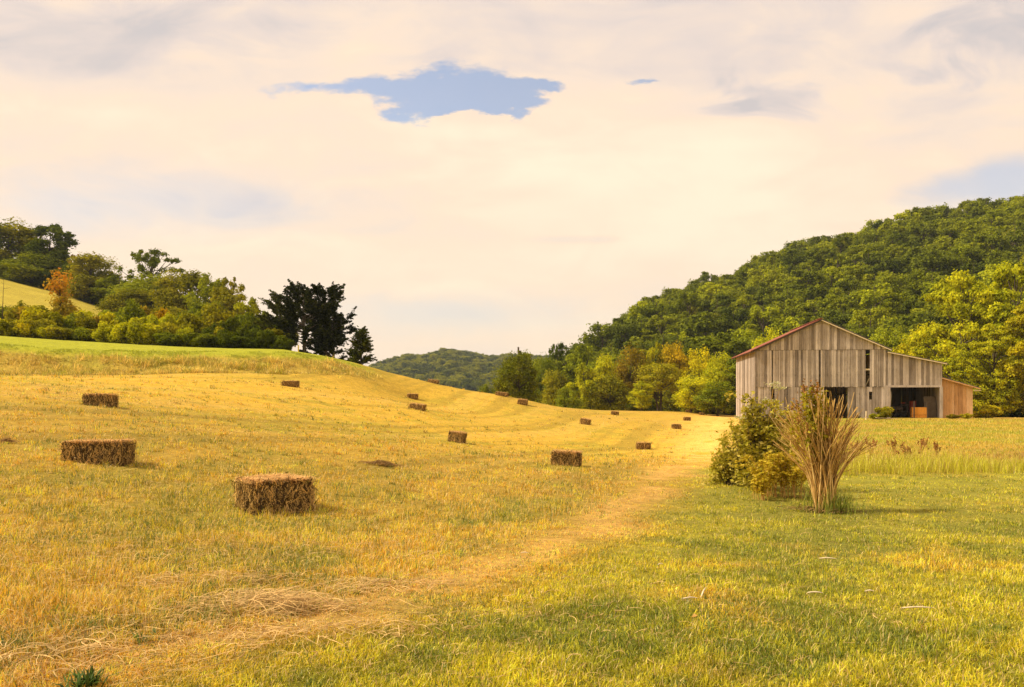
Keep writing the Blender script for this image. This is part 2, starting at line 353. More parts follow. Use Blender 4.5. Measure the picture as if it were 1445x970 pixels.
def mixc(c, k, t):
    t = np.clip(t, 0, 1)[:, None]; return c * (1 - t) + np.array(k)[None] * t
def gcol(x, y):
    """albedo of the turf, by place"""
    x = np.asarray(x, float); y = np.asarray(y, float)
    px, d = view(x, y); a = lawn_dist(x, y) + (fbm(x / 1.5, y / 1.5, 9, 3) - .5) * 1.0
    n1 = fbm(x / 4.0, y / 4.0, 21, 4); n2 = fbm(x / 1.1, y / 1.1, 22, 4); n3 = fbm(x / 12.0, y / 14.0, 23, 3)
    n4 = fbm(x / .35, y / .35, 24, 3)
    c = np.tile(np.array([[0.58, 0.365, 0.042]]), (len(x), 1))
    c = mixc(c, (0.40, 0.315, 0.032), sst(n1 * .6 + n2 * .4, .50, .66) * .75)
    c = mixc(c, (0.62, 0.36, 0.085), sst(n3 * .5 + n2 * .5, .52, .70) * .7)
    c = mixc(c, (0.27, 0.26, 0.028), sst(n2 * .5 + n4 * .5, .58, .74) * .55)
    # nearer, the aftermath is greener
    c = mixc(c, (0.36, 0.32, 0.035), (1 - sst(d, 8, 17)) * sst(n1, .40, .60) * .55)
    # swath lines left by mower and baler
    aa = np.maximum(np.interp(y, LY, LX) - x, .3) + 2; s = 1 / np.sqrt(1 / (aa * 1.05) ** 2 + 1 / (np.maximum(d, 1) * .9) ** 2)
    s = s + (fbm(x / 9, y / 9, 31, 2) - .5) * 1.6
    st = vn(s * 1.15, x * .02 + y * .015, 41) * .6 + vn(s * 2.7, x * .05, 42) * .4
    fade = sst(d, 9, 20) * (1 - sst(d, 80, 120))
    c = mixc(c, (0.34, 0.235, 0.032), sst(st, .50, .72) * .75 * fade)
    c = mixc(c, (0.66, 0.43, 0.10), sst(1 - st, .55, .78) * .4 * fade)
    c = mixc(c, (0.47, 0.31, 0.048), sst(d, 30, 70) * .45)
    # lawn
    L = np.tile(np.array([[0.39, 0.375, 0.028]]), (len(x), 1))
    L = mixc(L, (0.235, 0.265, 0.026), sst(n1 * .4 + n2 * .6, .42, .58) * .95)
    L = mixc(L, (0.64, 0.40, 0.055), sst(n3 * .35 + fbm(x / 1.6, y / 1.3, 97, 3) * .45 + (1 - n1) * .2, .51, .64) * .75)
    L = mixc(L, (0.40, 0.38, 0.035), sst(d, 9, 16) * .55)
    c = c * (1 - sst(-a, 0, 1.6)[:, None]) + L * sst(-a, 0, 1.6)[:, None]
    # dry strip along the edge of the cut
    wd = np.interp(d, [4, 10, 25, 80], [.38, .45, 1.0, 4])
    dry = np.exp(-((a + .1) / wd) ** 2) * sst(n2, .22, .45)
    c = mixc(c, (0.86, 0.49, 0.12), dry)
    g2 = np.exp(-((a - 1.5) / .7) ** 2) * sst(d, 6.5, 8) * (1 - sst(d, 13, 17))
    c = mixc(c, (0.25, 0.29, 0.035), g2 * sst(n2, .4, .6) * .7)
    # brown trampled area near the loose hay
    br = np.exp(-(((x + 1.9) / 1.4) ** 2 + ((y - 6.4) / 1.2) ** 2)); c = mixc(c, (0.50, 0.30, 0.09), br * .35)
    br = np.exp(-(((x + 3.2) / 1.2) ** 2 + ((y - 4.9) / .8) ** 2)); c = mixc(c, (0.34, 0.20, 0.06), br * .4)
    # meadow round the barn
    me_ = sst(px + (n1 - .5) * 120, 1000, 1120) * sst(d + (n2 - .5) * 4, 20.5, 24)
    M = np.tile(np.array([[0.45, 0.33, 0.045]]), (len(x), 1)); M = mixc(M, (0.30, 0.31, 0.03), sst(n1, .45, .6) * .8); M = mixc(M, (0.42, 0.24, 0.06), sst(n3, .5, .65) * .6)
    c = c * (1 - me_[:, None]) + M * me_[:, None]
    # bank and its green headland
    db = d - bank_d(px); lf = 1 - sst(px + (n1 - .5) * 60, 480, 560)
    B = np.tile(np.array([[0.50, 0.35, 0.06]]), (len(x), 1)); B = mixc(B, (0.30, 0.28, 0.035), sst(n2, .45, .65) * .6); B = mixc(B, (0.36, 0.36, 0.03), sst(db, 2.0, 3.0))
    k = sst(db, -1, .3) * lf; c = c * (1 - k[:, None]) + B * k[:, None]
    k = sst(db, 22, 26) * lf; c = c * (1 - k[:, None]) + (np.array([[0.44, 0.35, 0.05]]) * (0.8 + .4 * n1[:, None])) * k[:, None]
    # brown thatch, darkened for shaded gaps between blades, is mixed in by build_ground
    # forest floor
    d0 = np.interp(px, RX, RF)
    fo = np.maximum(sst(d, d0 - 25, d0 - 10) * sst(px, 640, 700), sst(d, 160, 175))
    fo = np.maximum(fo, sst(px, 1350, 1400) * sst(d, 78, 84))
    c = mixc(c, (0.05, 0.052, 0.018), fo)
    return c

# ------------------------------------------------------------------ materials
def mat(name, fn):
    m = bpy.data.materials.new(name); m.use_nodes = True; t = m.node_tree; t.nodes.clear(); b = NB(t)
    out = b.n('ShaderNodeOutputMaterial'); fn(b, out); return m
def principled(b, out, col, rough=0.9, spec=0.15, bump=None, bs=0.3, bd=0.02, metallic=0.0):
    p = b.n('ShaderNodeBsdfPrincipled')
    if isinstance(col, tuple): col = (*col, 1)
    b.put(p.inputs['Base Color'], col); b.put(p.inputs['Roughness'], rough)
    p.inputs['Specular IOR Level'].default_value = spec; p.inputs['Metallic'].default_value = metallic
    if bump is not None:
        bn = b.n('ShaderNodeBump'); b.l(bump, bn.inputs['Height']); bn.inputs['Strength'].default_value = bs; bn.inputs['Distance'].default_value = bd
        b.l(bn.outputs[0], p.inputs['Normal'])
    b.l(p.outputs[0], out.inputs[0]); return p
def attr(b, n): x = b.n('ShaderNodeAttribute', attribute_name=n); return x
def geo_pos(b): return b.n('ShaderNodeNewGeometry').outputs['Position']

def m_ground(b, out):
    a = attr(b, 'col'); p = geo_pos(b)
    f1 = b.noise(p, 9, 5, .65); f2 = b.noise(p, 60, 4, .7); f3 = b.noise(p, 1.7, 6, .65)
    k = b.m('MULTIPLY', b.ramp(f1, [(.25, .62), (.5, 1.0), (.75, 1.35)]), b.ramp(f2, [(.25, .55), (.5, 1.0), (.75, 1.4)]))
    k = b.m('MULTIPLY', k, b.ramp(f3, [(.25, .78), (.5, 1.0), (.75, 1.2)]))
    c = b.mix(1.0, a.outputs[0], b.comb(k, k, k), 'MULTIPLY')
    principled(b, out, c, .95, .05, b.m('ADD', f1, b.m('MULTIPLY', f2, .4)), .5, .05)
M_GROUND = mat('turf', m_ground)

def m_grass(b, out):
    a = attr(b, 'col')
    d = b.n('ShaderNodeBsdfDiffuse'); b.l(a.outputs[0], d.inputs[0])
    t = b.n('ShaderNodeBsdfTranslucent'); b.l(a.outputs[0], t.inputs[0])
    g = b.n('ShaderNodeBsdfGlossy'); g.inputs[1].default_value = .45; g.inputs[0].default_value = (1, .95, .8, 1)
    m1 = b.n('ShaderNodeMixShader'); m1.inputs[0].default_value = .35; b.l(d.outputs[0], m1.inputs[1]); b.l(t.outputs[0], m1.inputs[2])
    m2 = b.n('ShaderNodeMixShader'); m2.inputs[0].default_value = .03; b.l(m1.outputs[0], m2.inputs[1]); b.l(g.outputs[0], m2.inputs[2])
    b.l(m2.outputs[0], out.inputs[0])
M_GRASS = mat('grass_blade', m_grass)

def leaf_mat(name, stops, tint=True, trans=.35, var=.25, gain=1.0):
    """stops: colours spread over the per-leaf random value and a patchy noise; Object colour tints copies"""
    def f(b, out):
        r = attr(b, 'rnd').outputs['Fac']
        tc = b.n('ShaderNodeTexCoord').outputs['Object']
        oi = b.n('ShaderNodeObjectInfo')
        n = b.noise(tc, .45, 3, .6)
        v = b.m('ADD', b.m('MULTIPLY', r, .5), b.m('MULTIPLY', n, .5))
        v = b.m('ADD', v, b.m('MULTIPLY', b.m('SUBTRACT', oi.outputs['Random'], .5), var))
        k = len(stops); c = b.ramp(v, [(.22 + .56 * i / (k - 1), tuple(q * gain for q in s)) for i, s in enumerate(stops)])
        if tint: c = b.mix(1.0, c, oi.outputs['Color'], 'MULTIPLY')
        d = b.n('ShaderNodeBsdfDiffuse'); b.l(c, d.inputs[0])
        t = b.n('ShaderNodeBsdfTranslucent'); b.l(b.mix(1.0, c, (1.15, 1.1, .6), 'MULTIPLY'), t.inputs[0])
        m = b.n('ShaderNodeMixShader'); m.inputs[0].default_value = trans; b.l(d.outputs[0], m.inputs[1]); b.l(t.outputs[0], m.inputs[2])
        b.l(m.outputs[0], out.inputs[0])
    return mat(name, f)
# one mid-tone ramp; each tree's own colour comes from Object colour
M_LEAF = leaf_mat('leaf', [(.085, .098, .012), (.22, .23, .022), (.39, .37, .028)])
M_NEEDLE = leaf_mat('needle', [(.018, .024, .007), (.046, .056, .012), (.11, .11, .02)], trans=.15)
M_FORLEAF = leaf_mat('forest_leaf', [(.080, .100, .014), (.185, .205, .020), (.34, .33, .026)], var=.8)
def m_bark(b, out):
    p = b.n('ShaderNodeTexCoord').outputs['Object']; mp = b.n('ShaderNodeMapping'); b.l(p, mp.inputs[0]); mp.inputs['Scale'].default_value = (6, 6, 1.2)
    n = b.noise(mp.outputs[0], 3, 5, .65)
    principled(b, out, b.ramp(n, [(.3, (.035, .026, .018)), (.7, (.16, .125, .085))]), .9, .1, n, .6, .03)
M_BARK = mat('bark', m_bark)
def m_wood(lo, mid, hi, name, sz=.45):
    def f(b, out):
        r = attr(b, 'rnd').outputs['Fac']
        p = b.n('ShaderNodeTexCoord').outputs['Object']; mp = b.n('ShaderNodeMapping'); b.l(p, mp.inputs[0]); mp.inputs['Scale'].default_value = (9, 9, sz)
        off = b.comb(b.m('MULTIPLY', r, 37.0), b.m('MULTIPLY', r, 91.0), b.m('MULTIPLY', r, 53.0))
        va = b.n('ShaderNodeVectorMath', operation='ADD'); b.l(mp.outputs[0], va.inputs[0]); b.l(off, va.inputs[1])
        n = b.noise(va.outputs[0], 1.6, 7, .7, .4)
        n2 = b.noise(p, .8, 5, .6)
        st = b.noise(va.outputs[0], 4.5, 3, .6)
        v = b.m('ADD', b.m('MULTIPLY', r, .50), b.m('ADD', b.m('MULTIPLY', n, .50), b.m('MULTIPLY', b.m('SUBTRACT', n2, .35), .35)))
        c = b.ramp(v, [(.22, lo), (.52, mid), (.86, hi)])
        c = b.mix(b.ramp(st, [(.56, 0.0), (.70, .7)]), c, tuple(q * .35 for q in lo))
        principled(b, out, c, .88, .12, n, .5, .01)
    return mat(name, f)
M_WOOD = m_wood((.14, .11, .09), (.37, .305, .255), (.72, .62, .55), 'weathered_boards')
M_FRESH = m_wood((.30, .16, .075), (.66, .37, .17), (.82, .55, .32), 'orange_boards')
M_DARKWOOD = m_wood((.05, .036, .026), (.10, .075, .055), (.17, .13, .10), 'old_dark_timber')
M_CRATE = m_wood((.42, .17, .025), (.62, .26, .04), (.72, .34, .06), 'orange_painted_boards')
M_PALE = m_wood((.42, .32, .19), (.66, .52, .33), (.82, .70, .50), 'bleached_wood')
def m_rust(b, out):
    p = b.n('ShaderNodeTexCoord').outputs['Object']; n = b.noise(p, 1.1, 6, .65); n2 = b.noise(p, 7, 5, .7)
    c = b.ramp(b.m('ADD', b.m('MULTIPLY', n, .6), b.m('MULTIPLY', n2, .4)), [(.3, (.11, .035, .022)), (.5, (.30, .085, .045)), (.7, (.44, .20, .12))])
    principled(b, out, c, .6, .3, n2, .2, .01, .2)
M_RUST = mat('rusty_roofing', m_rust)
def m_tin(b, out):
    p = b.n('ShaderNodeTexCoord').outputs['Object']; n = b.noise(p, 2.1, 6, .65)
    c = b.ramp(n, [(.3, (.07, .055, .045)), (.55, (.17, .14, .115)), (.7, (.32, .28, .24))])
    principled(b, out, c, .5, .4, n, .1, .01, .4)
M_TIN = mat('grey_tin_roofing', m_tin)
def simple(name, c1, c2, rough=.8, scale=4, spec=.2, metallic=0.0):
    def f(b, out):
        n = b.noise(b.n('ShaderNodeTexCoord').outputs['Object'], scale, 5, .6)
        principled(b, out, b.ramp(n, [(.3, c1), (.7, c2)]), rough, spec, n, .2, .01, metallic)
    return mat(name, f)
M_IRON = simple('dark_iron', (.02, .016, .013), (.07, .045, .03), .6, 6, .4, .5)
M_REDPAINT = simple('faded_red_paint', (.13, .02, .012), (.22, .045, .025), .6)
M_CLOTH = simple('pale_sheet', (.45, .38, .30), (.62, .54, .44), .9)
M_GREYPLY = simple('grey_plywood', (.10, .075, .05), (.18, .14, .10), .9, 2)
M_YELLOW = simple('yellow_paint', (.55, .40, .03), (.65, .5, .05), .6)
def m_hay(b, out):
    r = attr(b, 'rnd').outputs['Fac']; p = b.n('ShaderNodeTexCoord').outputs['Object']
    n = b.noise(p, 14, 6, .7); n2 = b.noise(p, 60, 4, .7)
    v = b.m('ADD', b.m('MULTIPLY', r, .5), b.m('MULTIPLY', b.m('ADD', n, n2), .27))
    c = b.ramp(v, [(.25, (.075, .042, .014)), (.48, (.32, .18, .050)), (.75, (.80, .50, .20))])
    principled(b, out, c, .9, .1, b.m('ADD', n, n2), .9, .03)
M_HAY = mat('hay', m_hay)

# ------------------------------------------------------------------ the ground, one sheet
def build_ground():
    ang = np.concatenate([np.linspace(-180, -50, 40, endpoint=False), np.linspace(-50, 50, 760, endpoint=False), np.linspace(50, 180, 41)])[:-1]
    rr = np.concatenate([np.geomspace(.5, 3, 14, endpoint=False), np.geomspace(3, 130, 560, endpoint=False), np.geomspace(130, 480, 130, endpoint=False), np.geomspace(480, 1280, 50)])
    A, Rr = np.meshgrid(np.radians(ang), rr); x = (Rr * np.sin(A)).ravel(); y = (Rr * np.cos(A)).ravel()
    z = ground(x, y); c = gcol(x, y); px_, d_ = view(x, y); nt_ = (1 - sst(d_, 12, 40))[:, None] * .55; c = c * (1 - nt_) + np.array([[.17, .12, .035]]) * nt_  # thatch brown near the camera; shade of the gaps between blades put into colour
    na, nr = len(ang), len(rr)
    i = np.arange(nr - 1)[:, None] * na; j = np.arange(na)[None]; j2 = (j + 1) % na
    F = np.stack([i + j, i + na + j, i + na + j2, i + j2], -1).reshape(-1, 4)
    V = np.stack([x, y, z], 1)
    k = len(V); V = np.vstack([V, [[0, 0, G(0, 0.01)]]]); c = np.vstack([c, c[:1]])
    T = np.stack([np.full(na, k), np.arange(na), (np.arange(na) + 1) % na], 1)[:, [0, 1, 2]]
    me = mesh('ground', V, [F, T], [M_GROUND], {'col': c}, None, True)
    tag(obj('ground', me), kind='structure')
build_ground()

# ------------------------------------------------------------------ grass blades
def blades(name, x, y, h, w, lean, c, rng, z=None, mats=None, upbias=1.0):
    n = len(x); z = ground(x, y) if z is None else z
    th = rng.uniform(0, 2 * pi, n); D = np.stack([np.cos(th), np.sin(th), np.zeros(n)], 1)
    S = np.stack([-np.sin(th), np.cos(th), np.zeros(n)], 1); U = np.array([[0, 0, 1.0]])
    tw = rng.uniform(-.8, .8, n)[:, None]; S = S * np.cos(tw) + D * np.sin(tw)
    P = np.stack([x, y, z - .01], 1); h = h[:, None]; w = w[:, None]; lean = lean[:, None]
    mid = P + U * h * .55 * np.cos(lean * .6) + D * h * .55 * np.sin(lean * .6)
    tip = mid + U * h * .5 * np.cos(lean * 1.5) + D * h * .5 * np.sin(lean * 1.5)
    V = np.stack([P - S * w * .5, P + S * w * .5, mid + S * w * .42, mid - S * w * .42, tip], 1).reshape(-1, 3)
    i = np.arange(n)[:, None] * 5
    me = mesh(name, V, [i + np.array([[0, 1, 2, 3]]), i + np.array([[3, 2, 4]])], [mats or M_GRASS], {'col': np.repeat(c, 5, 0)})
    return obj(name, me)

def field_grass():
    rng = np.random.default_rng(3)
    N = 520000
    u = rng.uniform(-180, 1625, N); row = rng.uniform(0, 1, N)
    d = 1.75 * FP / (1 / (1 / 30.0) * 0 + (26 + row ** .9 * 430))          # near rows first, thinning with distance
    x = PX(u, d); y = d.copy()
    # two thirds of the blades stand in tufts
    K = 20; M = (N * 4 // 5) // K; ix = np.arange(M) * K; tuft = np.zeros(N); tk = rng.uniform(.35, 1.6, N); tsz = rng.uniform(.5, 1.5, N)
    rad = np.repeat(rng.uniform(.015, .05, M), K) * np.interp(np.repeat(d[ix], K), [4, 30, 60], [1, 2.2, 4])
    x[:M * K] = np.repeat(x[ix], K) + rng.normal(size=M * K) * rad; y[:M * K] = np.repeat(y[ix], K) + rng.normal(size=M * K) * rad
    tk[:M * K] = np.repeat(tk[ix], K); tsz[:M * K] = np.repeat(tsz[ix], K); tuft[:M * K] = 1; d = y
    px, dd = view(x, y); a = lawn_dist(x, y)
    keep = ~((px < 590) & (dd > bank_d(px) - 1)); x, y, d, a, tk, tsz = x[keep], y[keep], d[keep], a[keep], tk[keep], tsz[keep]; n = len(x)
    c = gcol(x, y); n2 = fbm(x / 1.1, y / 1.1, 22, 4); n5 = fbm(x / .5, y / .5, 55, 2)
    h = rng.uniform(.03, .105, n) * (.5 + 1.1 * n5) * np.where(a > .3, 1.15, .72)
    h *= 1 - .45 * np.exp(-((a + .1) / .7) ** 2)
    h *= np.interp(d, [4, 12, 40, 70], [1.0, 1.05, 1.15, 1.3])
    w = np.maximum(rng.uniform(.0032, .0072, n), d * .00055)
    h *= (.45 + .55 * tsz); hu = fbm(x / .22, y / .22, 91, 2)[:, None]; c = c * (rng.uniform(.75, 1.3, n) * tk ** .8)[:, None] * (np.array([[1.0, .98, .50]]) + hu ** 1.3 * np.array([[1.80, 1.32, .7]]))
    straw = rng.uniform(0, 1, n) < np.where(a > 0, .30, .13)
    c[straw] = np.array([[.95, .68, .26]]) * rng.uniform(.6, 1.1, (straw.sum(), 1))
    gr = rng.uniform(0, 1, n) < .15 + .25 * (n2 > .52)
    c[gr] = np.array([[.17, .22, .030]]) * rng.uniform(.6, 1.4, (gr.sum(), 1))
    lean = rng.uniform(.15, 1.55, n)
    o = blades('grass', x, y, h, w, lean, np.clip(c, 0, .92), rng); tag(o, kind='stuff')
    # bank: long unmown grass
    N = 60000; u = rng.uniform(-250, 585, N); t = rng.uniform(-.5, 4.2, N); d = bank_d(u) + t; x = PX(u, d)
    nn = fbm(x / 1.6, d / 1.6, 61, 3); kp = (rng.uniform(0, 1, N) < sst(nn, .25, .5) * .5 + .3) & (rng.uniform(0, 1, N) < 1 - sst(u, 440, 560)); x, d, nn, t, u = x[kp], d[kp], nn[kp], t[kp], u[kp]; N = len(x)
    lump = fbm(x / .9, d / .5, 67, 2); h = rng.uniform(.10, .50, N) * np.clip(3.2 * (lump - .28), .15, 1.8) * np.where(t + nn > 2.75, .32, 1) * np.interp(u, [480, 560], [1, .4])
    gg = sst(nn * .3 + fbm(x / .6, d / .6, 66, 3) * .7 + rng.normal(size=N) * .10, .45, .72)[:, None]; c = (np.array([[.42, .40, .045]]) * gg + np.array([[.66, .50, .12]]) * (1 - gg)) * rng.uniform(.5, 1.4, (N, 1))
    c = c * (.35 + 1.25 * lump[:, None]); c = np.where((t + nn > 2.75)[:, None], np.array([[.42, .44, .035]]) * rng.uniform(.7, 1.3, (N, 1)), c)  # hollows between tussocks coloured darker, their shade painted into the blades
    o = blades('bank_grass', x, d, h, np.full(N, .035) * rng.uniform(.5, 1.3, N), rng.uniform(.2, 1.3, N), c, rng); tag(o, kind='stuff')
    # rank meadow between the lawn and the barn
    N = 90000; u = rng.uniform(1035, 1640, N); d = 20.6 + (rng.uniform(0, 1, N) ** 1.6) * 46
    x = PX(u, d); nn = fbm(x / 1.8, d / 1.8, 71, 3)
    front = np.exp(-((d - 22.5) / 2.2) ** 2) * np.interp(u, [1150, 1185, 1340, 1400], [.25, 1, 1, .55])
    h = (rng.uniform(.06, .16, N) + rng.uniform(.15, .80, N) * front * (.35 + nn)) * np.interp(d, [20, 60], [1, 1.2])
    c = np.where((nn > .5)[:, None], np.array([[.42, .41, .035]]), np.array([[.60, .44, .06]]))
    c = np.where((front > .35)[:, None], np.array([[.58, .54, .04]]), c)
    kp = rng.uniform(0, 1, N) < sst(u + (fbm(x / 1.2, d / 1.2, 72, 2) - .5) * 90, 1045, 1130) * sst(d + (fbm(x / .8, d * 0, 73, 2) - .5) * 2.4, 20.8, 22.0)
    x, d, u, nn, front, h, c = x[kp], d[kp], u[kp], nn[kp], front[kp], h[kp], c[kp]; N = len(x)
    br = (d > 24.5) & (d < 31) & (rng.uniform(0, 1, N) < .6); c[br] = (.40, .24, .07)
    c = c * rng.uniform(.55, 1.4, (N, 1)); st = rng.uniform(0, 1, N) < .2; c[st] = (.60, .44, .13)
    w = np.maximum(.007, d * .00045) * rng.uniform(.6, 1.4, N)
    o = blades('meadow_grass', x, d, h, w, rng.uniform(.1, .75, N), c, rng); tag(o, kind='stuff')
field_grass()

def strands(name, C, yaw, L, w, arch, c, rng, curl=.5, z=None):
    """loose stems lying on the turf: four-segment ribbons"""
    n = len(C); k = 5; t = np.linspace(-.5, .5, k)
    ang = yaw[:, None] + (rng.uniform(-curl, curl, n)[:, None]) * t[None] * 3
    dx = np.cos(ang) * (L / (k - 1))[:, None]; dy = np.sin(ang) * (L / (k - 1))[:, None]
    X = C[:, 0:1] + np.cumsum(dx, 1) - dx.sum(1, keepdims=True) / 2; Y = C[:, 1:2] + np.cumsum(dy, 1) - dy.sum(1, keepdims=True) / 2
    Z = C[:, 2:3] + arch[:, None] * (1 - (2 * t[None]) ** 2) + rng.uniform(-1, 1, n)[:, None] * t[None] * L[:, None] * .25
    nx, ny = -np.sin(ang), np.cos(ang); ww = w[:, None] * np.array([[.7, 1, 1, .9, .3]]) * .5
    A = np.stack([X - nx * ww, Y - ny * ww, Z], -1); B = np.stack([X + nx * ww, Y + ny * ww, Z + ww * .8], -1)
    V = np.stack([A, B], 2).reshape(-1, 3)
    i = np.arange(n)[:, None, None] * k * 2 + np.arange(k - 1)[None, :, None] * 2
    F = (i + np.array([0, 1, 3, 2])[None, None]).reshape(-1, 4)
    return mesh(name, V, [F], [M_GRASS], {'col': np.repeat(c, k * 2, 0)})

def loose_hay():
    rng = np.random.default_rng(8)
    P, Y, Zo, Lh = [], [], [], []
    def patch(px, py, sx, sy, n, pile, yaw, ys, lmax=.30):
        d = EYE * FP / (py - HY); x0, y0 = PX(px, d), d
        r = rng.normal(size=(n, 2)); ca, sa = cos(yaw), sin(yaw)
        X = x0 + r[:, 0] * sx * ca - r[:, 1] * sy * sa; Yy = y0 + r[:, 0] * sx * sa + r[:, 1] * sy * ca
        g = np.exp(-(r ** 2).sum(1) / 2)
        P.append(np.stack([X, Yy, ground(X, Yy) + .02 + rng.uniform(0, 1, n) * pile * g], 1)); Y.append(yaw + rng.normal(size=n) * ys); Lh.append(rng.uniform(.08, lmax, n))
    patch(400, 862, .24, .11, 520, .15, .1, .7, .34)
    patch(335, 850, .22, .12, 220, .06, .2, .7)
    patch(300, 825, .5, .18, 260, .05, .2, .9)
    patch(520, 830, .35, .12, 200, .05, .3, .9)
    patch(200, 880, .7, .35, 380, .05, 0, 1.5)
    patch(60, 930, .55, .3, 420, .06, 0, 1.5)
    patch(420, 780, 1.1, .5, 380, .04, 0, 1.5, .22)
    patch(130, 800, 1.2, .7, 700, .03, 0, 1.5, .22)
    patch(440, 900, .5, .15, 320, .03, .2, 1.2, .2)
    patch(700, 860, 1.4, .8, 500, .02, 0, 1.5, .15)
    C = np.vstack(P); n = len(C); yaw = np.concatenate(Y); L = np.concatenate(Lh)
    c = np.array([[.92, .64, .26]]) * rng.uniform(.45, 1.05, (n, 1))
    dk = rng.uniform(0, 1, n) < .3; c[dk] = np.array([[.40, .23, .075]]) * rng.uniform(.6, 1.2, (dk.sum(), 1))
    me = strands('loose_hay', C, yaw, L, rng.uniform(.0025, .006, n), rng.uniform(0, .03, n), c, rng, .75)
    tag(obj('loose_hay', me), kind='stuff')
    # bits of straw scattered all over the stubble
    n = 14000; u = rng.uniform(-150, 1600, n); row = rng.uniform(40, 430, n); d = 1.7 * FP / row; x = PX(u, d)
    kp = (lawn_dist(x, d) > -.6) | (rng.uniform(0, 1, n) < .2); x, d = x[kp], d[kp]; n = len(x)
    C = np.stack([x, d, ground(x, d) + rng.uniform(.01, .05, n)], 1)
    c = np.array([[.88, .60, .24]]) * rng.uniform(.5, 1.05, (n, 1))
    me = strands('straw_litter', C, rng.uniform(0, pi, n), rng.uniform(.05, .16, n), np.maximum(.0025, d * .0004), rng.uniform(0, .012, n), c, rng, 1.0)
    tag(obj('straw_litter', me), kind='stuff')
loose_hay()

# ------------------------------------------------------------------ trees
def envelope(shape, t):
    """relative crown radius at height fraction t"""
    if shape == 'dome': return math.sqrt(max(0, 1 - ((t - .38) / .62) ** 2)) if t > .38 else .72 + .28 * t / .38
    if shape == 'tall': return math.sqrt(max(0, 1 - ((t - .45) / .55) ** 2)) if t > .45 else .55 + .45 * t / .45
    if shape == 'cone': return max(.05, 1 - t) ** .8
    return 1
def tree_meshes(seed, H, Rc, base, shape='dome', nclump=40, nleaf=6000, leaf=.3, open_=0.0, crf=.30, leafmat=None, split=True, trunk_r=None, flat=.8, stems=1):
    """tapered trunk with limbs to each clump; every clump a loose shell of single leaves"""
    rng = np.random.default_rng(seed); T = Bag(); Cc = Bag(); leafmat = leafmat or M_LEAF
    tr = trunk_r or H * .018 + .05
    ch = H * (1 - base)
    lean = rng.normal(size=2) * .02 * H
    def axis(t): return np.array([lean[0] * t * t + .1 * sin(5 * t + seed), lean[1] * t * t + .1 * cos(4 * t), H * t])
    for s_ in range(stems):
        o = np.array([rng.normal() * .25, rng.normal() * .25, 0]) * (stems > 1) * Rc * .35
        ts = np.linspace(0, .93, 9); P = np.array([axis(t) + o * (0.4 + 2.2 * t) * (1 if t > 0 else 1) for t in ts]); P[0, 2] = -.5
        T.tube(P, tr * (1 - ts * .93) * np.where(ts == 0, 1.35, 1) / (stems ** .4), 7, .5)
    cen = []
    tries = 0
    while len(cen) < nclump and tries < nclump * 60:
        tries += 1
        t = rng.uniform(.02, .97); er = envelope(shape, t) * Rc
        th = rng.uniform(0, 2 * pi); rad = er * rng.uniform(.35, .98) ** .5 * (1 - crf * .45)
        wob = 1 + .22 * sin(2 * th + seed) + .15 * sin(3 * th + seed * 2.1)
        c = np.array([cos(th) * rad * wob, sin(th) * rad * wob, H * base + ch * t * .94]); c[:2] += axis(c[2] / H)[:2]
        if all(np.linalg.norm((c - q) * np.array([1, 1, 1.3])) > Rc * crf * (.62 + open_) for q, _ in cen): cen.append((c, t))
    per = nleaf // max(1, len(cen))
    for c, t in cen:
        rc = Rc * crf * rng.uniform(.75, 1.3) * (1 - .35 * t * (shape != 'dome'))
        # limb
        tb = max(.12, (c[2] / H) - rng.uniform(.12, .30)); a0 = axis(tb); mid = (a0 + c) / 2 + np.array([0, 0, -.06 * H * rng.uniform(0, 1)])
        T.tube([a0, mid, c], [tr * .38 * (1 - tb * .6), tr * .22, tr * .07], 4, .5)
        n = int(per * rng.uniform(.7, 1.3))
        D = rng.normal(size=(n, 3)); D[:, 2] = D[:, 2] + .35; D /= np.linalg.norm(D, axis=1)[:, None]
        el = rng.uniform(.7, 1.35, 3); lump = 1 + .35 * np.sin(D[:, 0] * 4 + c[0]) * np.sin(D[:, 1] * 4 + c[1]) + .22 * np.sin(D[:, 2] * 6 + c[2])
        rad = rc * rng.uniform(.45, 1.08, n) * lump
        tail = rng.uniform(0, 1, n) < .22; rad[tail] *= rng.uniform(1.0, 1.22, tail.sum())
        P = c + D * rad[:, None] * np.array([1, 1, flat]) * el
        N = D + rng.normal(size=(n, 3)) * .55 + np.array([0, 0, .35])
        Cc.leaves(P, N, leaf * rng.uniform(.6, 1.35, n), np.clip(rng.uniform(0, 1, n) * .6 + rng.uniform(0, .4), 0, 1), 1.35, 0, rng)
    if split: return T.build('trunk', [M_BARK], True), Cc.build('crown', [leafmat])
    k = T; 
    for V, A in zip(Cc.V, Cc.A): pass
    for kk, l in Cc.F.items():
        for (f, m) in l: k.F.setdefault(kk, []).append((f + k.n, 1))
    k.V += Cc.V; k.A += Cc.A; k.n += Cc.n
    return k.build('tree', [M_BARK, leafmat])

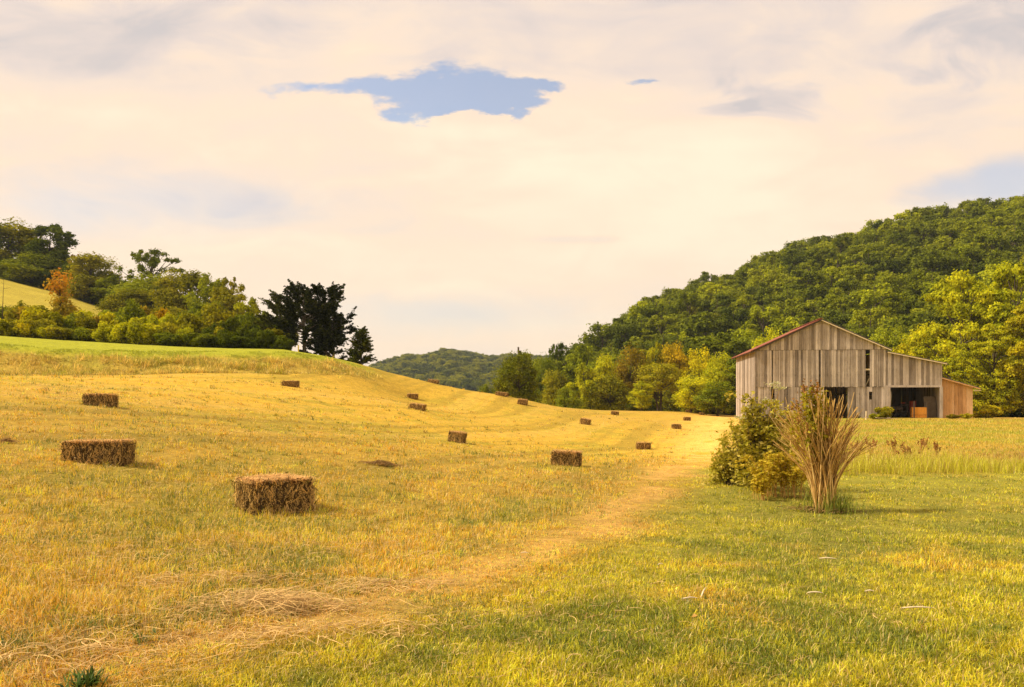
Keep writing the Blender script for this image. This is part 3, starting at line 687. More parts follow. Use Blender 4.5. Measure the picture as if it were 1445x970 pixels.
# protos for mid distance trees (trunk, crown): real height 10, crown radius 4
PR = {
    'dome': [tree_meshes(11 + i, 10, 4.2, .16, 'dome', 46, 15000, .24, 0, .30) for i in range(3)],
    'tall': [tree_meshes(21 + i, 10, 3.2, .16, 'tall', 48, 15000, .22, 0, .30) for i in range(3)],
    'airy': [tree_meshes(31 + i, 10, 3.6, .25, 'tall', 75, 9500, .17, .10, .15) for i in range(2)],
    'stemmy': [tree_meshes(41 + i, 10, 3.8, .42, 'dome', 40, 12000, .20, .05, .26, stems=5) for i in range(1)],
    'big': [tree_meshes(51 + i, 16, 6.0, .08, 'tall', 90, 42000, .24, 0, .22, flat=.62) for i in range(3)],
}
PH = {'dome': (10, 4.2), 'tall': (10, 3.2), 'airy': (10, 3.6), 'stemmy': (10, 3.8), 'big': (16, 6.0)}
def tree(name, kind, v, px, top, wpx, d, color, label, group, cat='tree', sink=0.0, base_py=None, zrot=None):
    """stands on the ground at bearing px, depth d, tall enough to reach row `top`"""
    x = PX(px, d); z = G(x, d) - sink; H = PZ(top, d) - z; rad = wpx / FP * d / 2
    e = empty(name, (x, d, z), zrot if zrot is not None else (px * 1.7) % 6.28)
    h0, r0 = PH[kind]; e.scale = (rad / r0, rad / r0, H / h0)
    tm, cm = PR[kind][v % len(PR[kind])]
    obj('trunk', tm, e); c = obj('crown', cm, e); k_ = {'trees along the foot of the wooded hill': 1.3, 'tall trees at the right of the barn': 1.2}.get(group, 1.1); c.color = (color[0] * k_, color[1] * k_, color[2] * k_ * .85, 1)
    tag(e, label, cat, group)
    return e

DG = (.56, .68, .75); MG = (.90, 1.0, .80); OL = (1.18, 1.08, .8); YG = (1.65, 1.62, .75); YL = (1.85, 1.65, .6); OR = (2.6, 1.25, .45); BR = (1.40, .98, .9)
gL = 'trees on the hill at the left'  # darker crown tints here also stand in for backlighting
for a_ in [
    ('dome', 0, -60, 318, 120, 152, MG, 'broad green tree cut by the left picture edge on the hill'),
    ('dome', 1, 12, 317, 118, 152, OL, 'broad dark green dome-shaped tree at the far left skyline'),
    ('airy', 0, 34, 327, 26, 168, DG, 'small round treetop peeping between two big trees at the far left'),
    ('tall', 0, 70, 314, 70, 150, DG, 'tall dark tree with knobbly top, highest on the left hill'),
    ('dome', 2, 45, 362, 90, 146, MG, 'low dark tree at the upper edge of the sloping field'),
    ('dome', 0, 88, 372, 66, 146, DG, 'dark spreading tree beneath the tall knobbly-topped tree'),
    ('airy', 1, 108, 356, 34, 150, BR, 'brownish thin treetop between the tall dark tree and the olive one'),
    ('dome', 1, 128, 362, 82, 142, OL, 'olive tree with orange-tinged top right of the tall dark tree'),
    ('tall', 1, 158, 388, 46, 138, MG, 'narrow dark tree beside the bare dead spire'),
    ('dome', 0, 152, 384, 64, 143, MG, 'round green tree filling in behind the orange-tinged olive tree'),
    ('dome', 1, 184, 410, 70, 112, OL, 'low olive tree in front of the dip in the left skyline'),
    ('dome', 2, 182, 402, 60, 130, DG, 'low dark tree in the dip between two taller groups'),
    ('airy', 0, 212, 349, 78, 134, DG, 'tall tree with open lacy crown showing sky, left of centre group'),
    ('dome', 0, 216, 392, 92, 128, MG, 'dense tree standing under the lacy-crowned tree'),
    ('dome', 1, 262, 385, 84, 124, OL, 'rounded olive green tree right of the lacy-crowned tree'),
    ('tall', 2, 297, 387, 62, 120, MG, 'upright mid green tree between olive tree and sparse tree'),
    ('airy', 1, 326, 386, 56, 116, OL, 'sparse tree with arching open top near the end of the left wood'),
    ('tall', 1, 318, 402, 60, 110, OL, 'olive tree directly below the sparse arching tree'),
    ('dome', 2, 286, 430, 80, 98, MG, 'low rounded tree in front of the upright mid green one'),
    ('dome', 0, 235, 436, 86, 100, OL, 'spreading olive tree low in the left wood'),
    ('tall', 0, 350, 420, 54, 98, YG, 'yellowing tree near the right end of the left wood'),
    ('tall', 2, 368, 440, 60, 88, MG, 'green tree sloping down beside the dark cedars'),
    ('dome', 1, 196, 448, 70, 98, DG, 'small dark tree just behind the yellow hedge bushes'),
]: tree('broadleaf_tree', *a_, gL)

# ---- shrubs of the hedge on top of the bank
def shrub_meshes(seed, n=5200, leaf=.15):
    rng = np.random.default_rng(seed); S = Bag(); F = Bag()
    for i in range(16):
        th = rng.uniform(0, 2 * pi); r = rng.uniform(.2, 1.25); hh = rng.uniform(.9, 2.3) * (1 - .25 * (r / 1.3) ** 2)
        tip = np.array([cos(th) * r, sin(th) * r, hh]); S.tube([(tip[0] * .15, tip[1] * .15, -.15), tip * np.array([.6, .6, .55]), tip], [.03, .02, .008], 4)
        m = n // 16
        D = rng.normal(size=(m, 3)); D /= np.linalg.norm(D, axis=1)[:, None]; rc = rng.uniform(.35, .6)
        P = tip + D * rc * rng.uniform(.4, 1.15, (m, 1)) * np.array([1, 1, rng.uniform(.8, 1.3)]); P[:, 2] = np.maximum(P[:, 2], rng.uniform(0, .3, m))
        F.leaves(P, D + rng.normal(size=(m, 3)) * .6 + np.array([0, 0, .3]), leaf * rng.uniform(.6, 1.4, m), np.clip(rng.uniform(0, .6, m) + rng.uniform(0, .4), 0, 1), 1.6, 0, rng)
        m2 = m // 3; P = tip * rng.uniform(.2, .9, (m2, 1)) + rng.normal(size=(m2, 3)) * .22; P[:, 2] = np.abs(P[:, 2])
        F.leaves(P, rng.normal(size=(m2, 3)) + np.array([0, 0, .3]), leaf * rng.uniform(.6, 1.3, m2), rng.uniform(0, .8, m2), 1.6, 0, rng)
    return S.build('stems', [M_BARK]), F.build('foliage', [M_LEAF])
SHR = [shrub_meshes(101 + i) for i in range(5)]
def place_name(px):
    for lo, hi, s in ((-400, 40, 'at the far left edge'), (40, 75, 'left of the orange sapling'), (75, 110, 'at the foot of the orange sapling'), (110, 160, 'right of the orange sapling'),
                      (160, 205, 'below the dip in the left skyline'), (205, 255, 'below the lacy-crowned tree'), (255, 300, 'below the rounded olive tree'), (300, 345, 'below the sparse arching tree'), (345, 420, 'beside the dark cedars')):
        if lo <= px < hi: return s
def hedge():
    rng = random.Random(5); items = []
    for row, (d, topf, st) in enumerate(((66.5, 1.0, 19), (71.0, 1.3, 17), (77.0, 1.5, 20))):
        px = -60 + row * 9
        while px < 410 - row * 8:
            top = np.interp(px, [-60, 60, 120, 180, 250, 330, 410], [452, 452, 452, 452, 458, 458, 472]) - row * 8 + rng.uniform(-15, 13)
            if row == 0: top += 8
            if px < 130: c = rng.choice([(YG, 'yellow-green'), (OL, 'olive'), (BR, 'russet-brown'), (YL, 'bright yellow'), (OL, 'olive'), (MG, 'mid green')])
            elif px < 215: c = rng.choice([(YL, 'bright yellow'), (BR, 'russet-brown'), (YG, 'yellow-green'), (OL, 'olive'), (MG, 'mid green')])
            elif px < 290: c = rng.choice([(YG, 'yellow-green'), (MG, 'mid green'), (OL, 'olive'), (MG, 'mid green')])
            else: c = rng.choice([(MG, 'mid green'), (DG, 'dark green'), (OL, 'olive')])
            items.append((px, top, d + rng.uniform(-1, 1), c, row)); px += st * rng.uniform(.75, 1.25)
    items.append((228, 432, 84, ((1.9, 1.15, .4), 'orange-topped'), 2))
    cells = {}
    for it in items: cells.setdefault((it[3][1], place_name(it[0]) , it[4]), []).append(it)
    rn = ('front row', 'middle row', 'back row')
    for (cn, pl, row), l in cells.items():
        l.sort(key=lambda t: t[0])
        for k, (px, top, d, c, row_) in enumerate(l):
            x = PX(px, d); z = G(x, d); H = max(1.2, PZ(top, d) - z)
            e = empty('shrub', (x, d, z), rng.uniform(0, 6)); w = H / 2.7 * rng.uniform(.85, 1.15); w = max(.75, min(w * .95, 1.25)) * rng.uniform(.8, 1.2); e.scale = (w, w, H / 2.7)
            sm, fm = rng.choice(SHR); obj('stems', sm, e); f = obj('foliage', fm, e); g_ = 1.12 if px < 270 else .95; f.color = (c[0][0] * g_, c[0][1] * g_, c[0][2] * g_ * .8, 1)
            pos = '' if len(l) == 1 else (('left one, ' if k == 0 else 'right one, ') if len(l) == 2 else ('leftmost, ', 'middle one, ', 'rightmost, ')[min(k, 2)])
            tag(e, f'{cn} shrub, {rn[row]} of hedge, {pos}{pl}', 'shrub', 'shrubs in the hedge on the bank')
hedge()

# ---- orange sapling, dead spire, thin russet sapling
def orange_sapling():
    rng = np.random.default_rng(7); d = 74; x = PX(84, d); z = G(x, d); H = PZ(378, d) - z
    T, C = Bag(), Bag(); T.tube([(0, 0, -.2), (.1, 0, H * .5), (-.05, 0, H * .97)], [.09, .06, .015], 6)
    for i in range(26):
        t = rng.uniform(.42, 1.0); th = rng.uniform(0, 2 * pi); r = rng.uniform(.2, 1.35) * (1.15 - .5 * t); c = np.array([cos(th) * r, sin(th) * r * .8, H * t])
        T.tube([(0, 0, H * t * .88), c], [.03, .008], 4); n = 150
        n = 60; D = rng.normal(size=(n, 3)); C.leaves(c + D * .30 * np.array([1, 1, .8]), D + np.array([0, 0, .5]), .17 * rng.uniform(.6, 1.3, n), np.clip(t * .9 - .35 + rng.uniform(-.2, .2, n) + .25, 0, 1), 1.4, 0, rng)
    e = empty('sapling', (x, d, z)); obj('trunk', T.build('trunk', [M_BARK]), e)
    m = leaf_mat('turning_leaf', [(.20, .19, .02), (.38, .29, .02), (.60, .30, .03), (.66, .27, .03)], tint=False, var=0)
    obj('crown', C.build('crown', [m]), e)
    tag(e, 'slender sapling turning orange at the top, rising out of the hedge', 'tree')
orange_sapling()
def bare_stem(px, top, d, lean, label, name='dead_tree', n=14, rad=.10):
    rng = np.random.default_rng(int(px) + 3); x = PX(px, d); z = G(x, d); H = PZ(top, d) - z; T = Bag()
    T.tube([(0, 0, -.3), (lean * .3, 0, H * .5), (lean, 0, H)], [rad, rad * .6, rad * .15], 6)
    for i in range(n):
        t = rng.uniform(.5, .97); th = rng.uniform(0, 2 * pi); L = H * .10 * (1.15 - t) * 2 + .2
        p = np.array([lean * t * t, 0, H * t]); T.tube([p, p + np.array([cos(th) * L, sin(th) * L, L * .25])], [rad * .3, rad * .1], 4)
    o = obj(name, T.build(name, [M_BARK]), None, (x, d, z)); tag(o, label, 'tree'); return o
bare_stem(168, 374, 132, .2, 'bare dead spire of a tree standing against the sky in the left wood')
bare_stem(3, 392, 70, .15, 'thin leafless stem rising from the hedge at the far left', 'dead_sapling', 8, .05)

# ---- cedars at the end of the bank
def cedar(seed, H, Rc, nb, openness, base=.12, up=.55, leaf=.13, cone=False):
    rng = np.random.default_rng(seed); T, C = Bag(), Bag()
    T.tube([(0, 0, -.3), (.05, .05, H * .3), (-.1, .05, H * .65), (.05, 0, H * .96)], [H * .028, H * .022, H * .012, H * .003], 7)
    for i in range(nb):
        t = base + (1 - base) * (i + rng.uniform(0, 1)) / nb * .97; th = rng.uniform(0, 2 * pi)
        er = Rc * (1.0 if t < .55 else (1 - (t - .55) / .45 * .62)) * (.75 + .25 * min(1, t / .3))
        if cone: er = Rc * (1.08 - t)
        L = er * rng.uniform(.62, 1.1)
        dirv = np.array([cos(th), sin(th), 0]); p0 = np.array([0, 0, H * t * .92]); rise = L * up * rng.uniform(.5, 1.3) * (.55 + .8 * t)
        K = 6; s = np.linspace(0, 1, K); P = p0 + dirv * (L * s)[:, None] + np.array([0, 0, 1.0]) * (rise * s ** 1.5)[:, None]
        T.tube(P, np.linspace(H * .009, H * .002, K), 4)
        # sprays along the branch, each an elongated plume aimed outwards
        for q in range(int(6 + L * 3.6)):
            ss = rng.uniform(.30, 1.02); c = p0 + dirv * L * ss + np.array([0, 0, rise * ss ** 1.5])
            dv = dirv + rng.normal(size=3) * .38 + np.array([0, 0, .35]); dv /= np.linalg.norm(dv); ln = rng.uniform(.35, .8)
            n = int(40 * (1 - openness * .5)); tt = rng.uniform(0, 1, n)
            Q = c + dv * (ln * tt)[:, None] + rng.normal(size=(n, 3)) * (.09 * (1.1 - tt))[:, None]
            C.leaves(Q, rng.normal(size=(n, 3)) * .6 + np.array([0, 0, 1.0]), leaf * rng.uniform(.6, 1.3, n), rng.uniform(0, 1, n), 1.9, 0, rng)
    return T.build('trunk', [M_BARK], True), C.build('crown', [M_NEEDLE])
def put_cedar(px, top, wpx, d, args, label, color=(1, 1, 1), name='cedar_tree'):
    x = PX(px, d); z = G(x, d); H = PZ(top, d) - z; tm, cm = cedar(args[0], H, wpx / FP * d / 2, *args[1:])
    e = empty(name, (x, d, z)); obj('trunk', tm, e); c = obj('crown', cm, e); c.color = (*color, 1); tag(e, label, 'tree', 'evergreens at the end of the bank'); return e
put_cedar(429, 404, 84, 70, (3, 52, .6, .17, .6), 'tall dark cedar with see-through lower branches at the end of the bank')
put_cedar(459, 402, 76, 72, (4, 54, .2, .06, .8), 'dense black-green cedar, widest of the dark group at the end of the bank', (.85, .9, .9))
put_cedar(396, 416, 66, 74, (5, 36, .8, .18, .7), 'thin open cedar left of the tall dark cedar, sky showing through', (1.5, 1.5, 1.3))
put_cedar(470, 436, 34, 73, (9, 34, .2, .05, .6), 'low dark evergreen leaning from the right side of the cedar group', (.9, .95, .9))
put_cedar(509, 462, 32, 68, (6, 54, .3, .03, .15, .10, True), 'small cone-shaped conifer standing alone right of the cedars', (1.9, 1.9, 1.4), 'conifer')
put_cedar(382, 470, 44, 76, (8, 30, .3, .03, .5), 'short dark evergreen between the wood and the thin cedar', (1.8, 1.9, 1.3))

# ---- valley trees behind the crest
gC = 'trees along the foot of the wooded hill'
for a_ in [
    ('dome', 0, 733, 500, 64, 92, (.50, .55, .6), 'round dark tree on the crest with a pole behind it'),
    ('dome', 2, 765, 508, 44, 128, DG, 'dark tree just right of the round dark tree'),
    ('airy', 0, 788, 480, 44, 146, DG, 'dark thin-topped tree showing against the sky near the hill foot'),
    ('tall', 1, 822, 482, 52, 138, MG, 'upright green tree beside the thin-topped skyline tree'),
    ('dome', 1, 783, 526, 42, 118, OL, 'low olive tree at the field edge near the round dark tree'),
    ('tall', 0, 824, 512, 42, 112, YG, 'slim yellow-green tree standing in front of the upright green tree'),
    ('dome', 0, 802, 548, 40, 108, MG, 'low green tree at the field edge below the slim yellow-green one'),
    ('dome', 1, 852, 505, 40, 124, YG, 'bright green rounded tree in the valley tree line'),
    ('dome', 2, 887, 495, 56, 128, BR, 'grey-brown leafy tree in the middle of the tree line'),
    ('dome', 0, 862, 532, 62, 112, OL, 'broad greyish tree low in the middle of the tree line'),
    ('tall', 2, 922, 484, 48, 130, YL, 'tall yellow tree left of the orange-tinged tree'),
    ('dome', 1, 950, 489, 50, 128, (1.9, 1.35, .6), 'orange-tinged tree in the valley tree line'),
    ('stemmy', 0, 930, 515, 70, 114, OL, 'spreading tree on several bare pale stems at the field edge'),
    ('tall', 0, 905, 538, 34, 108, YG, 'small yellow-green tree beside the bare-stemmed tree'),
    ('dome', 2, 984, 496, 52, 126, YL, 'rounded golden tree left of the barn'),
    ('dome', 0, 1014, 502, 52, 118, YG, 'yellow-green tree nearest the left side of the barn'),
    ('dome', 1, 976, 534, 56, 108, YG, 'low yellow-green tree at the field edge left of the barn'),
    ('dome', 2, 1012, 540, 58, 104, MG, 'low mid green tree at the field edge beside the barn wall'),
    ('tall', 1, 1042, 500, 56, 116, MG, 'green tree half hidden behind the left corner of the barn'),
    ('dome', 0, 1085, 470, 60, 112, YG, 'yellow-green tree showing above the red roof slope'),
    ('dome', 1, 1250, 468, 60, 112, MG, 'green treetop above the right roof slope of the barn'),
    ('dome', 2, 1290, 470, 66, 100, YL, 'golden-green treetop above the shed roof'),
    ('dome', 0, 688, 545, 40, 108, MG, 'low green tree left of the round dark tree'),
]: tree('broadleaf_tree', *a_, gC)
gR = 'tall trees at the right of the barn'
for a_ in [
    ('big', 0, 1362, 378, 120, 92, (1.85, 1.8, .8), 'tall yellow-green tree directly right of the barn'),
    ('big', 1, 1432, 362, 120, 90, (1.75, 1.75, .8), 'tallest bright green tree at the right picture edge'),
    ('big', 2, 1322, 452, 80, 98, (1.75, 1.7, .8), 'shorter bright green tree behind the shed lean-to'),
    ('big', 1, 1402, 452, 90, 80, (1.55, 1.5, .8), 'lower yellowish tree with dark boughs in front of the tall pair'),
    ('big', 0, 1466, 420, 100, 78, (1.7, 1.5, .8), 'tree cut off by the right picture edge'),
    ('big', 2, 1520, 380, 120, 90, (2.0, 1.8, .8), 'tree beyond the right picture edge'),
]: tree('broadleaf_tree', *a_, gR)

# ---- wooded hill: individual crowns, the rest as forest
HT = []
for i in range(7):
    sh = 'dome' if i % 3 else 'tall'
    HT.append(tree_meshes(201 + i, 13, 5.2, .12, sh, 36, 7000, .39, 0, .28, leafmat=M_FORLEAF, split=False, flat=.7))
HTI = []
for i in range(5):
    HTI.append(tree_meshes(301 + i, 13, 5.2, .12, 'dome' if i % 2 else 'tall', 36, 7800, .37, 0, .28, split=False, flat=.7))
def scatter(name, pts, rz, scl, idx, meshes):
    """one object of uncountable things: points that carry a mesh each, by geometry nodes"""
    col = bpy.data.collections.new(name + '_kit')
    for i, m in enumerate(meshes):
        o = bpy.data.objects.new('%s_kit_%02d' % (name, i), m); col.objects.link(o)
    me = bpy.data.meshes.new(name); me.vertices.add(len(pts)); me.vertices.foreach_set('co', np.asarray(pts, np.float32).ravel())
    for k, v, ty in (('rz', rz, 'FLOAT'), ('sc', scl, 'FLOAT'), ('pi', idx, 'INT')):
        a = me.attributes.new(k, ty, 'POINT'); a.data.foreach_set('value', np.asarray(v, np.float32 if ty == 'FLOAT' else np.int32))
    o = obj(name, me); ng = bpy.data.node_groups.new(name, 'GeometryNodeTree')
    ng.interface.new_socket('Geometry', in_out='INPUT', socket_type='NodeSocketGeometry'); ng.interface.new_socket('Geometry', in_out='OUTPUT', socket_type='NodeSocketGeometry')
    b = NB(ng); gi = b.n('NodeGroupInput'); go = b.n('NodeGroupOutput'); ip = b.n('GeometryNodeInstanceOnPoints'); ci = b.n('GeometryNodeCollectionInfo')
    ci.inputs['Collection'].default_value = col; ci.inputs['Separate Children'].default_value = True; ci.inputs['Reset Children'].default_value = True
    def at(n, ty):
        x = b.n('GeometryNodeInputNamedAttribute', data_type=ty); x.inputs[0].default_value = n; return x.outputs[0]
    b.l(gi.outputs[0], ip.inputs['Points']); b.l(ci.outputs[0], ip.inputs['Instance']); ip.inputs['Pick Instance'].default_value = True
    b.l(at('pi', 'INT'), ip.inputs['Instance Index']); c = b.n('ShaderNodeCombineXYZ'); b.l(at('rz', 'FLOAT'), c.inputs[2]); b.l(c.outputs[0], ip.inputs['Rotation'])
    b.l(at('sc', 'FLOAT'), ip.inputs['Scale']); b.l(ip.outputs[0], go.inputs[0])
    md = o.modifiers.new('scatter', 'NODES'); md.node_group = ng
    tag(o, kind='stuff'); return o

def wooded_hill():
    rng = np.random.default_rng(17); pts = []
    grid = {}
    tries = 0
    while tries < 60000:
        tries += 1
        px = rng.uniform(745, 1560); t = rng.uniform(0, 1); d0 = np.interp(px, RX, RF) - 12; d1 = np.interp(px, RX, RD) + 22
        d = math.sqrt(d0 * d0 + (d1 * d1 - d0 * d0) * t); x = PX(px, d)
        k = (int(x // 8), int(d // 8)); ok = True
        sp = 7.0
        for i in (-1, 0, 1):
            for j in (-1, 0, 1):
                for q in grid.get((k[0] + i, k[1] + j), ()):
                    if (q[0] - x) ** 2 + (q[1] - d) ** 2 < sp * sp: ok = False
        if ok: grid.setdefault(k, []).append((x, d)); pts.append((px, x, d))
    pts = np.array(pts); z = ground(pts[:, 1], pts[:, 2])
    # which crowns show: top of crown above the highest crown line in front on the same bearing
    H = rng.uniform(10, 15, len(pts)); top = HY - (z + H - EYE) / pts[:, 2] * FP
    order = np.argsort(pts[:, 2]); vis = np.full(len(pts), 0.0); sky = np.full(220, 620.0)
    for i in order:
        c = int((pts[i, 0] - 700) / 4); w = max(1, int(5 / pts[i, 2] * FP / 4 * .8)); s = slice(max(0, c - w), min(220, c + w + 1))
        seg = sky[s]; gain = np.clip(seg - top[i], 0, 40).sum(); vis[i] = gain * 4 * (pts[i, 0] < 1450); sky[s] = np.minimum(seg, top[i] + 4)
    # hidden behind the barn / big trees
    hid = ((pts[:, 0] > 1075) & (pts[:, 0] < 1320) & (top > 505)) | ((pts[:, 0] > 1330) & (top > 400)) | (top > 560)
    vis[hid] = 0
    pick = set(np.argsort(-vis)[:225].tolist())
    kinds = [((.62, .72, .9), 'dark green', .26), (MG, 'mid green', .30), ((1.10, 1.18, .8), 'olive green', .22), ((1.5, 1.6, .75), 'yellow-green', .15), ((2.3, 1.35, .7), 'orange-tinged', .03), ((1.0, 1.0, 1.1), 'greyish green', .04)]
    cells = {}
    for i in pick:
        px, x, d = pts[i]; n = fbm(np.array([x / 40]), np.array([d / 40]), 77, 2)[0]
        yr = rng.uniform(0, 1) * .6 + n * .4 + (.10 if d < 190 else 0) - (.12 if d > 300 else 0) - (.15 if px < 900 else 0)
        th = [.38, .58, .74, .90, .915, 2]; kk = next(j for j, t in enumerate(th) if yr < t)
        colr, cn, _ = kinds[kk]
        hz = ('left of the barn' if px < 1030 else 'above the red roof slope' if px < 1155 else 'above the right roof slope' if px < 1260 else 'above the shed' if px < 1340 else 'above the tall right-hand trees')
        if px < 880: hz = 'at the low left end'
        fr = (d - np.interp(px, RX, RF)) / (np.interp(px, RX, RD) - np.interp(px, RX, RF))
        vz = 'low slope' if fr < .25 else 'mid-low slope' if fr < .5 else 'mid-high slope' if fr < .75 else 'skyline' if fr > .93 else 'upper slope'
        cells.setdefault((cn, vz, hz), []).append((px, i, colr))
    words_ = ['leftmost', 'second from left', 'third from left', 'fourth from left', 'fifth from left', 'sixth from left', 'seventh from left', 'eighth from left', 'ninth from left', 'tenth from left']
    for (cn, vz, hz), l in cells.items():
        l.sort(key=lambda t: t[0])
        for k, (px, i, colr) in enumerate(l):
            o = obj('hillside_tree', HTI[int(rng.integers(len(HTI)))], None, (pts[i, 1], pts[i, 2], z[i])); s = H[i] / 13; ws = s * rng.uniform(.85, 1.15)
            o.scale = (ws, ws, s); o.rotation_euler = (0, 0, rng.uniform(0, 6.28)); o.color = (*colr, 1)
            w_ = '' if len(l) == 1 else ('rightmost' if k == len(l) - 1 else words_[k] if k < 10 else 'right-hand') + ' '
            tag(o, (f'{w_}{cn} tree on {vz}, wooded hill {hz}').strip() if w_ else f'only {cn} tree on {vz} of wooded hill {hz}', 'tree', 'trees on the wooded hillside')
    rest = np.array([i for i in range(len(pts)) if i not in pick])
    scatter('forest', np.stack([pts[rest, 1], pts[rest, 2], z[rest]], 1), rng.uniform(0, 6.28, len(rest)), H[rest] / 13, rng.integers(0, len(HT), len(rest)), HT)
    # understorey along the foot of the hill and at the right wood edge
    N = 260; px = rng.uniform(740, 1330, N); d = np.interp(px, RX, RF) - rng.uniform(6, 24, N); x = PX(px, d)
    px2 = rng.uniform(1345, 1640, 90); dd2 = rng.uniform(86, 106, 90); x = np.concatenate([x, PX(px2, dd2)]); d = np.concatenate([d, dd2])
    zz = ground(x, d); scatter('underwood', np.stack([x, d, zz - .3], 1), rng.uniform(0, 6.28, len(x)), rng.uniform(.25, .5, len(x)), rng.integers(0, len(HT), len(x)), HT)
    N = 150; px = rng.uniform(-120, 250, N); d = rng.uniform(147, 158, N); x = PX(px, d); scatter('hilltop_underwood', np.stack([x, d, ground(x, d) - .6], 1), rng.uniform(0, 6.28, N), rng.uniform(.28, .48, N), rng.integers(0, len(HT), N), HT)
    # wood on the blue ridges
    N = 2600; px = rng.uniform(440, 830, N); d = np.sqrt(rng.uniform(600 ** 2, 1010 ** 2, N)); x = PX(px, d)
    scatter('distant_forest', np.stack([x, d, ground(x, d) - 1], 1), rng.uniform(0, 6.28, N), rng.uniform(.75, 1.25, N), rng.integers(0, len(HT), N), HT)
wooded_hill()

# ---- pole beyond the round tree
def pole():
    d = 100; x = PX(731.5, d); z = G(x, d); H = PZ(490, d) - z; T = Bag(); T.tube([(0, 0, -.5), (0, 0, H)], [.15, .11], 8)
    e = empty('utility_pole', (x, d, z)); obj('mast', T.build('mast', [M_DARKWOOD], True), e)
    b = Bag(); b.tube([(.22, 0, H - 1.0), (.22, 0, H - .45)], [.17, .17], 8); b.box((.1, 0, H - .8), (.12, .03, .03)); obj('transformer', b.build('transformer', [M_IRON]), e)
    tag(e, 'thin dark pole rising behind the round dark tree', 'pole')
pole()
def marker():
    d = 60; x = PX(411, d); o = Bag(); o.tube([(0, 0, -.1), (0, 0, .55)], [.05, .05], 6); q = obj('marker_post', o.build('marker_post', [M_YELLOW]), None, (x, d + 2, G(x, d + 2)))
    tag(q, 'short yellow post on the bank at the foot of the cedars', 'post')
marker()

# ------------------------------------------------------------------ the barn
TH = R(8); BU = np.array([cos(TH), -sin(TH), 0]); BV = np.array([sin(TH), cos(TH), 0]); BO = np.array([PX(1066, 72), 72.0, -.45]); ZB = .45 # local z = world z + .45
Wd, Dp, AP = 11.33, 12.6, 5.67
EV, RDG, BAND = 6.0 + ZB, 8.62 + ZB, 2.62 + ZB
barn = empty('barn', BO.tolist(), -TH)
tag(barn, 'weathered grey wooden barn with rusty red roof and open shed bay', 'barn')
def top_main(x): return EV + (RDG - EV) * (1 - abs(x - AP) / AP)
def boards(bag, x0, x1, zb, zt, y=0.0, w=.24, rng=None, skip=(), axis='x', th=.025, gap=.012, sign=-1, ragged=.0, bigx=None):
    x = x0
    while x < x1 - .03:
        ww = min(w * rng.uniform(.75, 1.3), x1 - x)
        ins = [s1 for s0, s1 in skip if s0 - .02 <= x < s1 - .001]
        if ins: x = ins[0] + .001; continue
        nx = [s0 for s0, s1 in skip if x < s0 < x + ww]
        if nx: ww = min(nx) - x
        a, b_ = x + gap / 2, x + ww - gap / 2
        if b_ - a > .03:
            off = y + sign * rng.uniform(0, .03); t0 = zt(a) if callable(zt) else zt; t1 = zt(b_) if callable(zt) else zt
            bb = (zb(a) if callable(zb) else zb) + rng.uniform(-ragged, ragged); sk = rng.uniform(-.012, .012)
            if t0 - bb > .05:
                L = [(a + sk, off, bb), (b_ + sk, off, bb), (b_, off, t1), (a, off, t0), (a + sk, off + th, bb), (b_ + sk, off + th, bb), (b_, off + th, t1), (a, off + th, t0)]
                if axis == 'y': L = [(q[1], q[0], q[2]) for q in L]
                bag.add(L, [(0, 1, 2, 3), (5, 4, 7, 6), (1, 5, 6, 2), (4, 0, 3, 7), (3, 2, 6, 7), (4, 5, 1, 0)], np.clip(rng.normal(.48, .30), 0, 1))
        x += ww
def part(bag, name, m, label=None):
    o = obj(name, bag.build(name, [m]), barn)
    if label: o['label'] = label
    return o
def bx(px):                                     # bearing -> distance along the front wall
    k = (px - CX) / FP; return (k * 72 - BO[0]) / (BU[0] - k * BU[1])
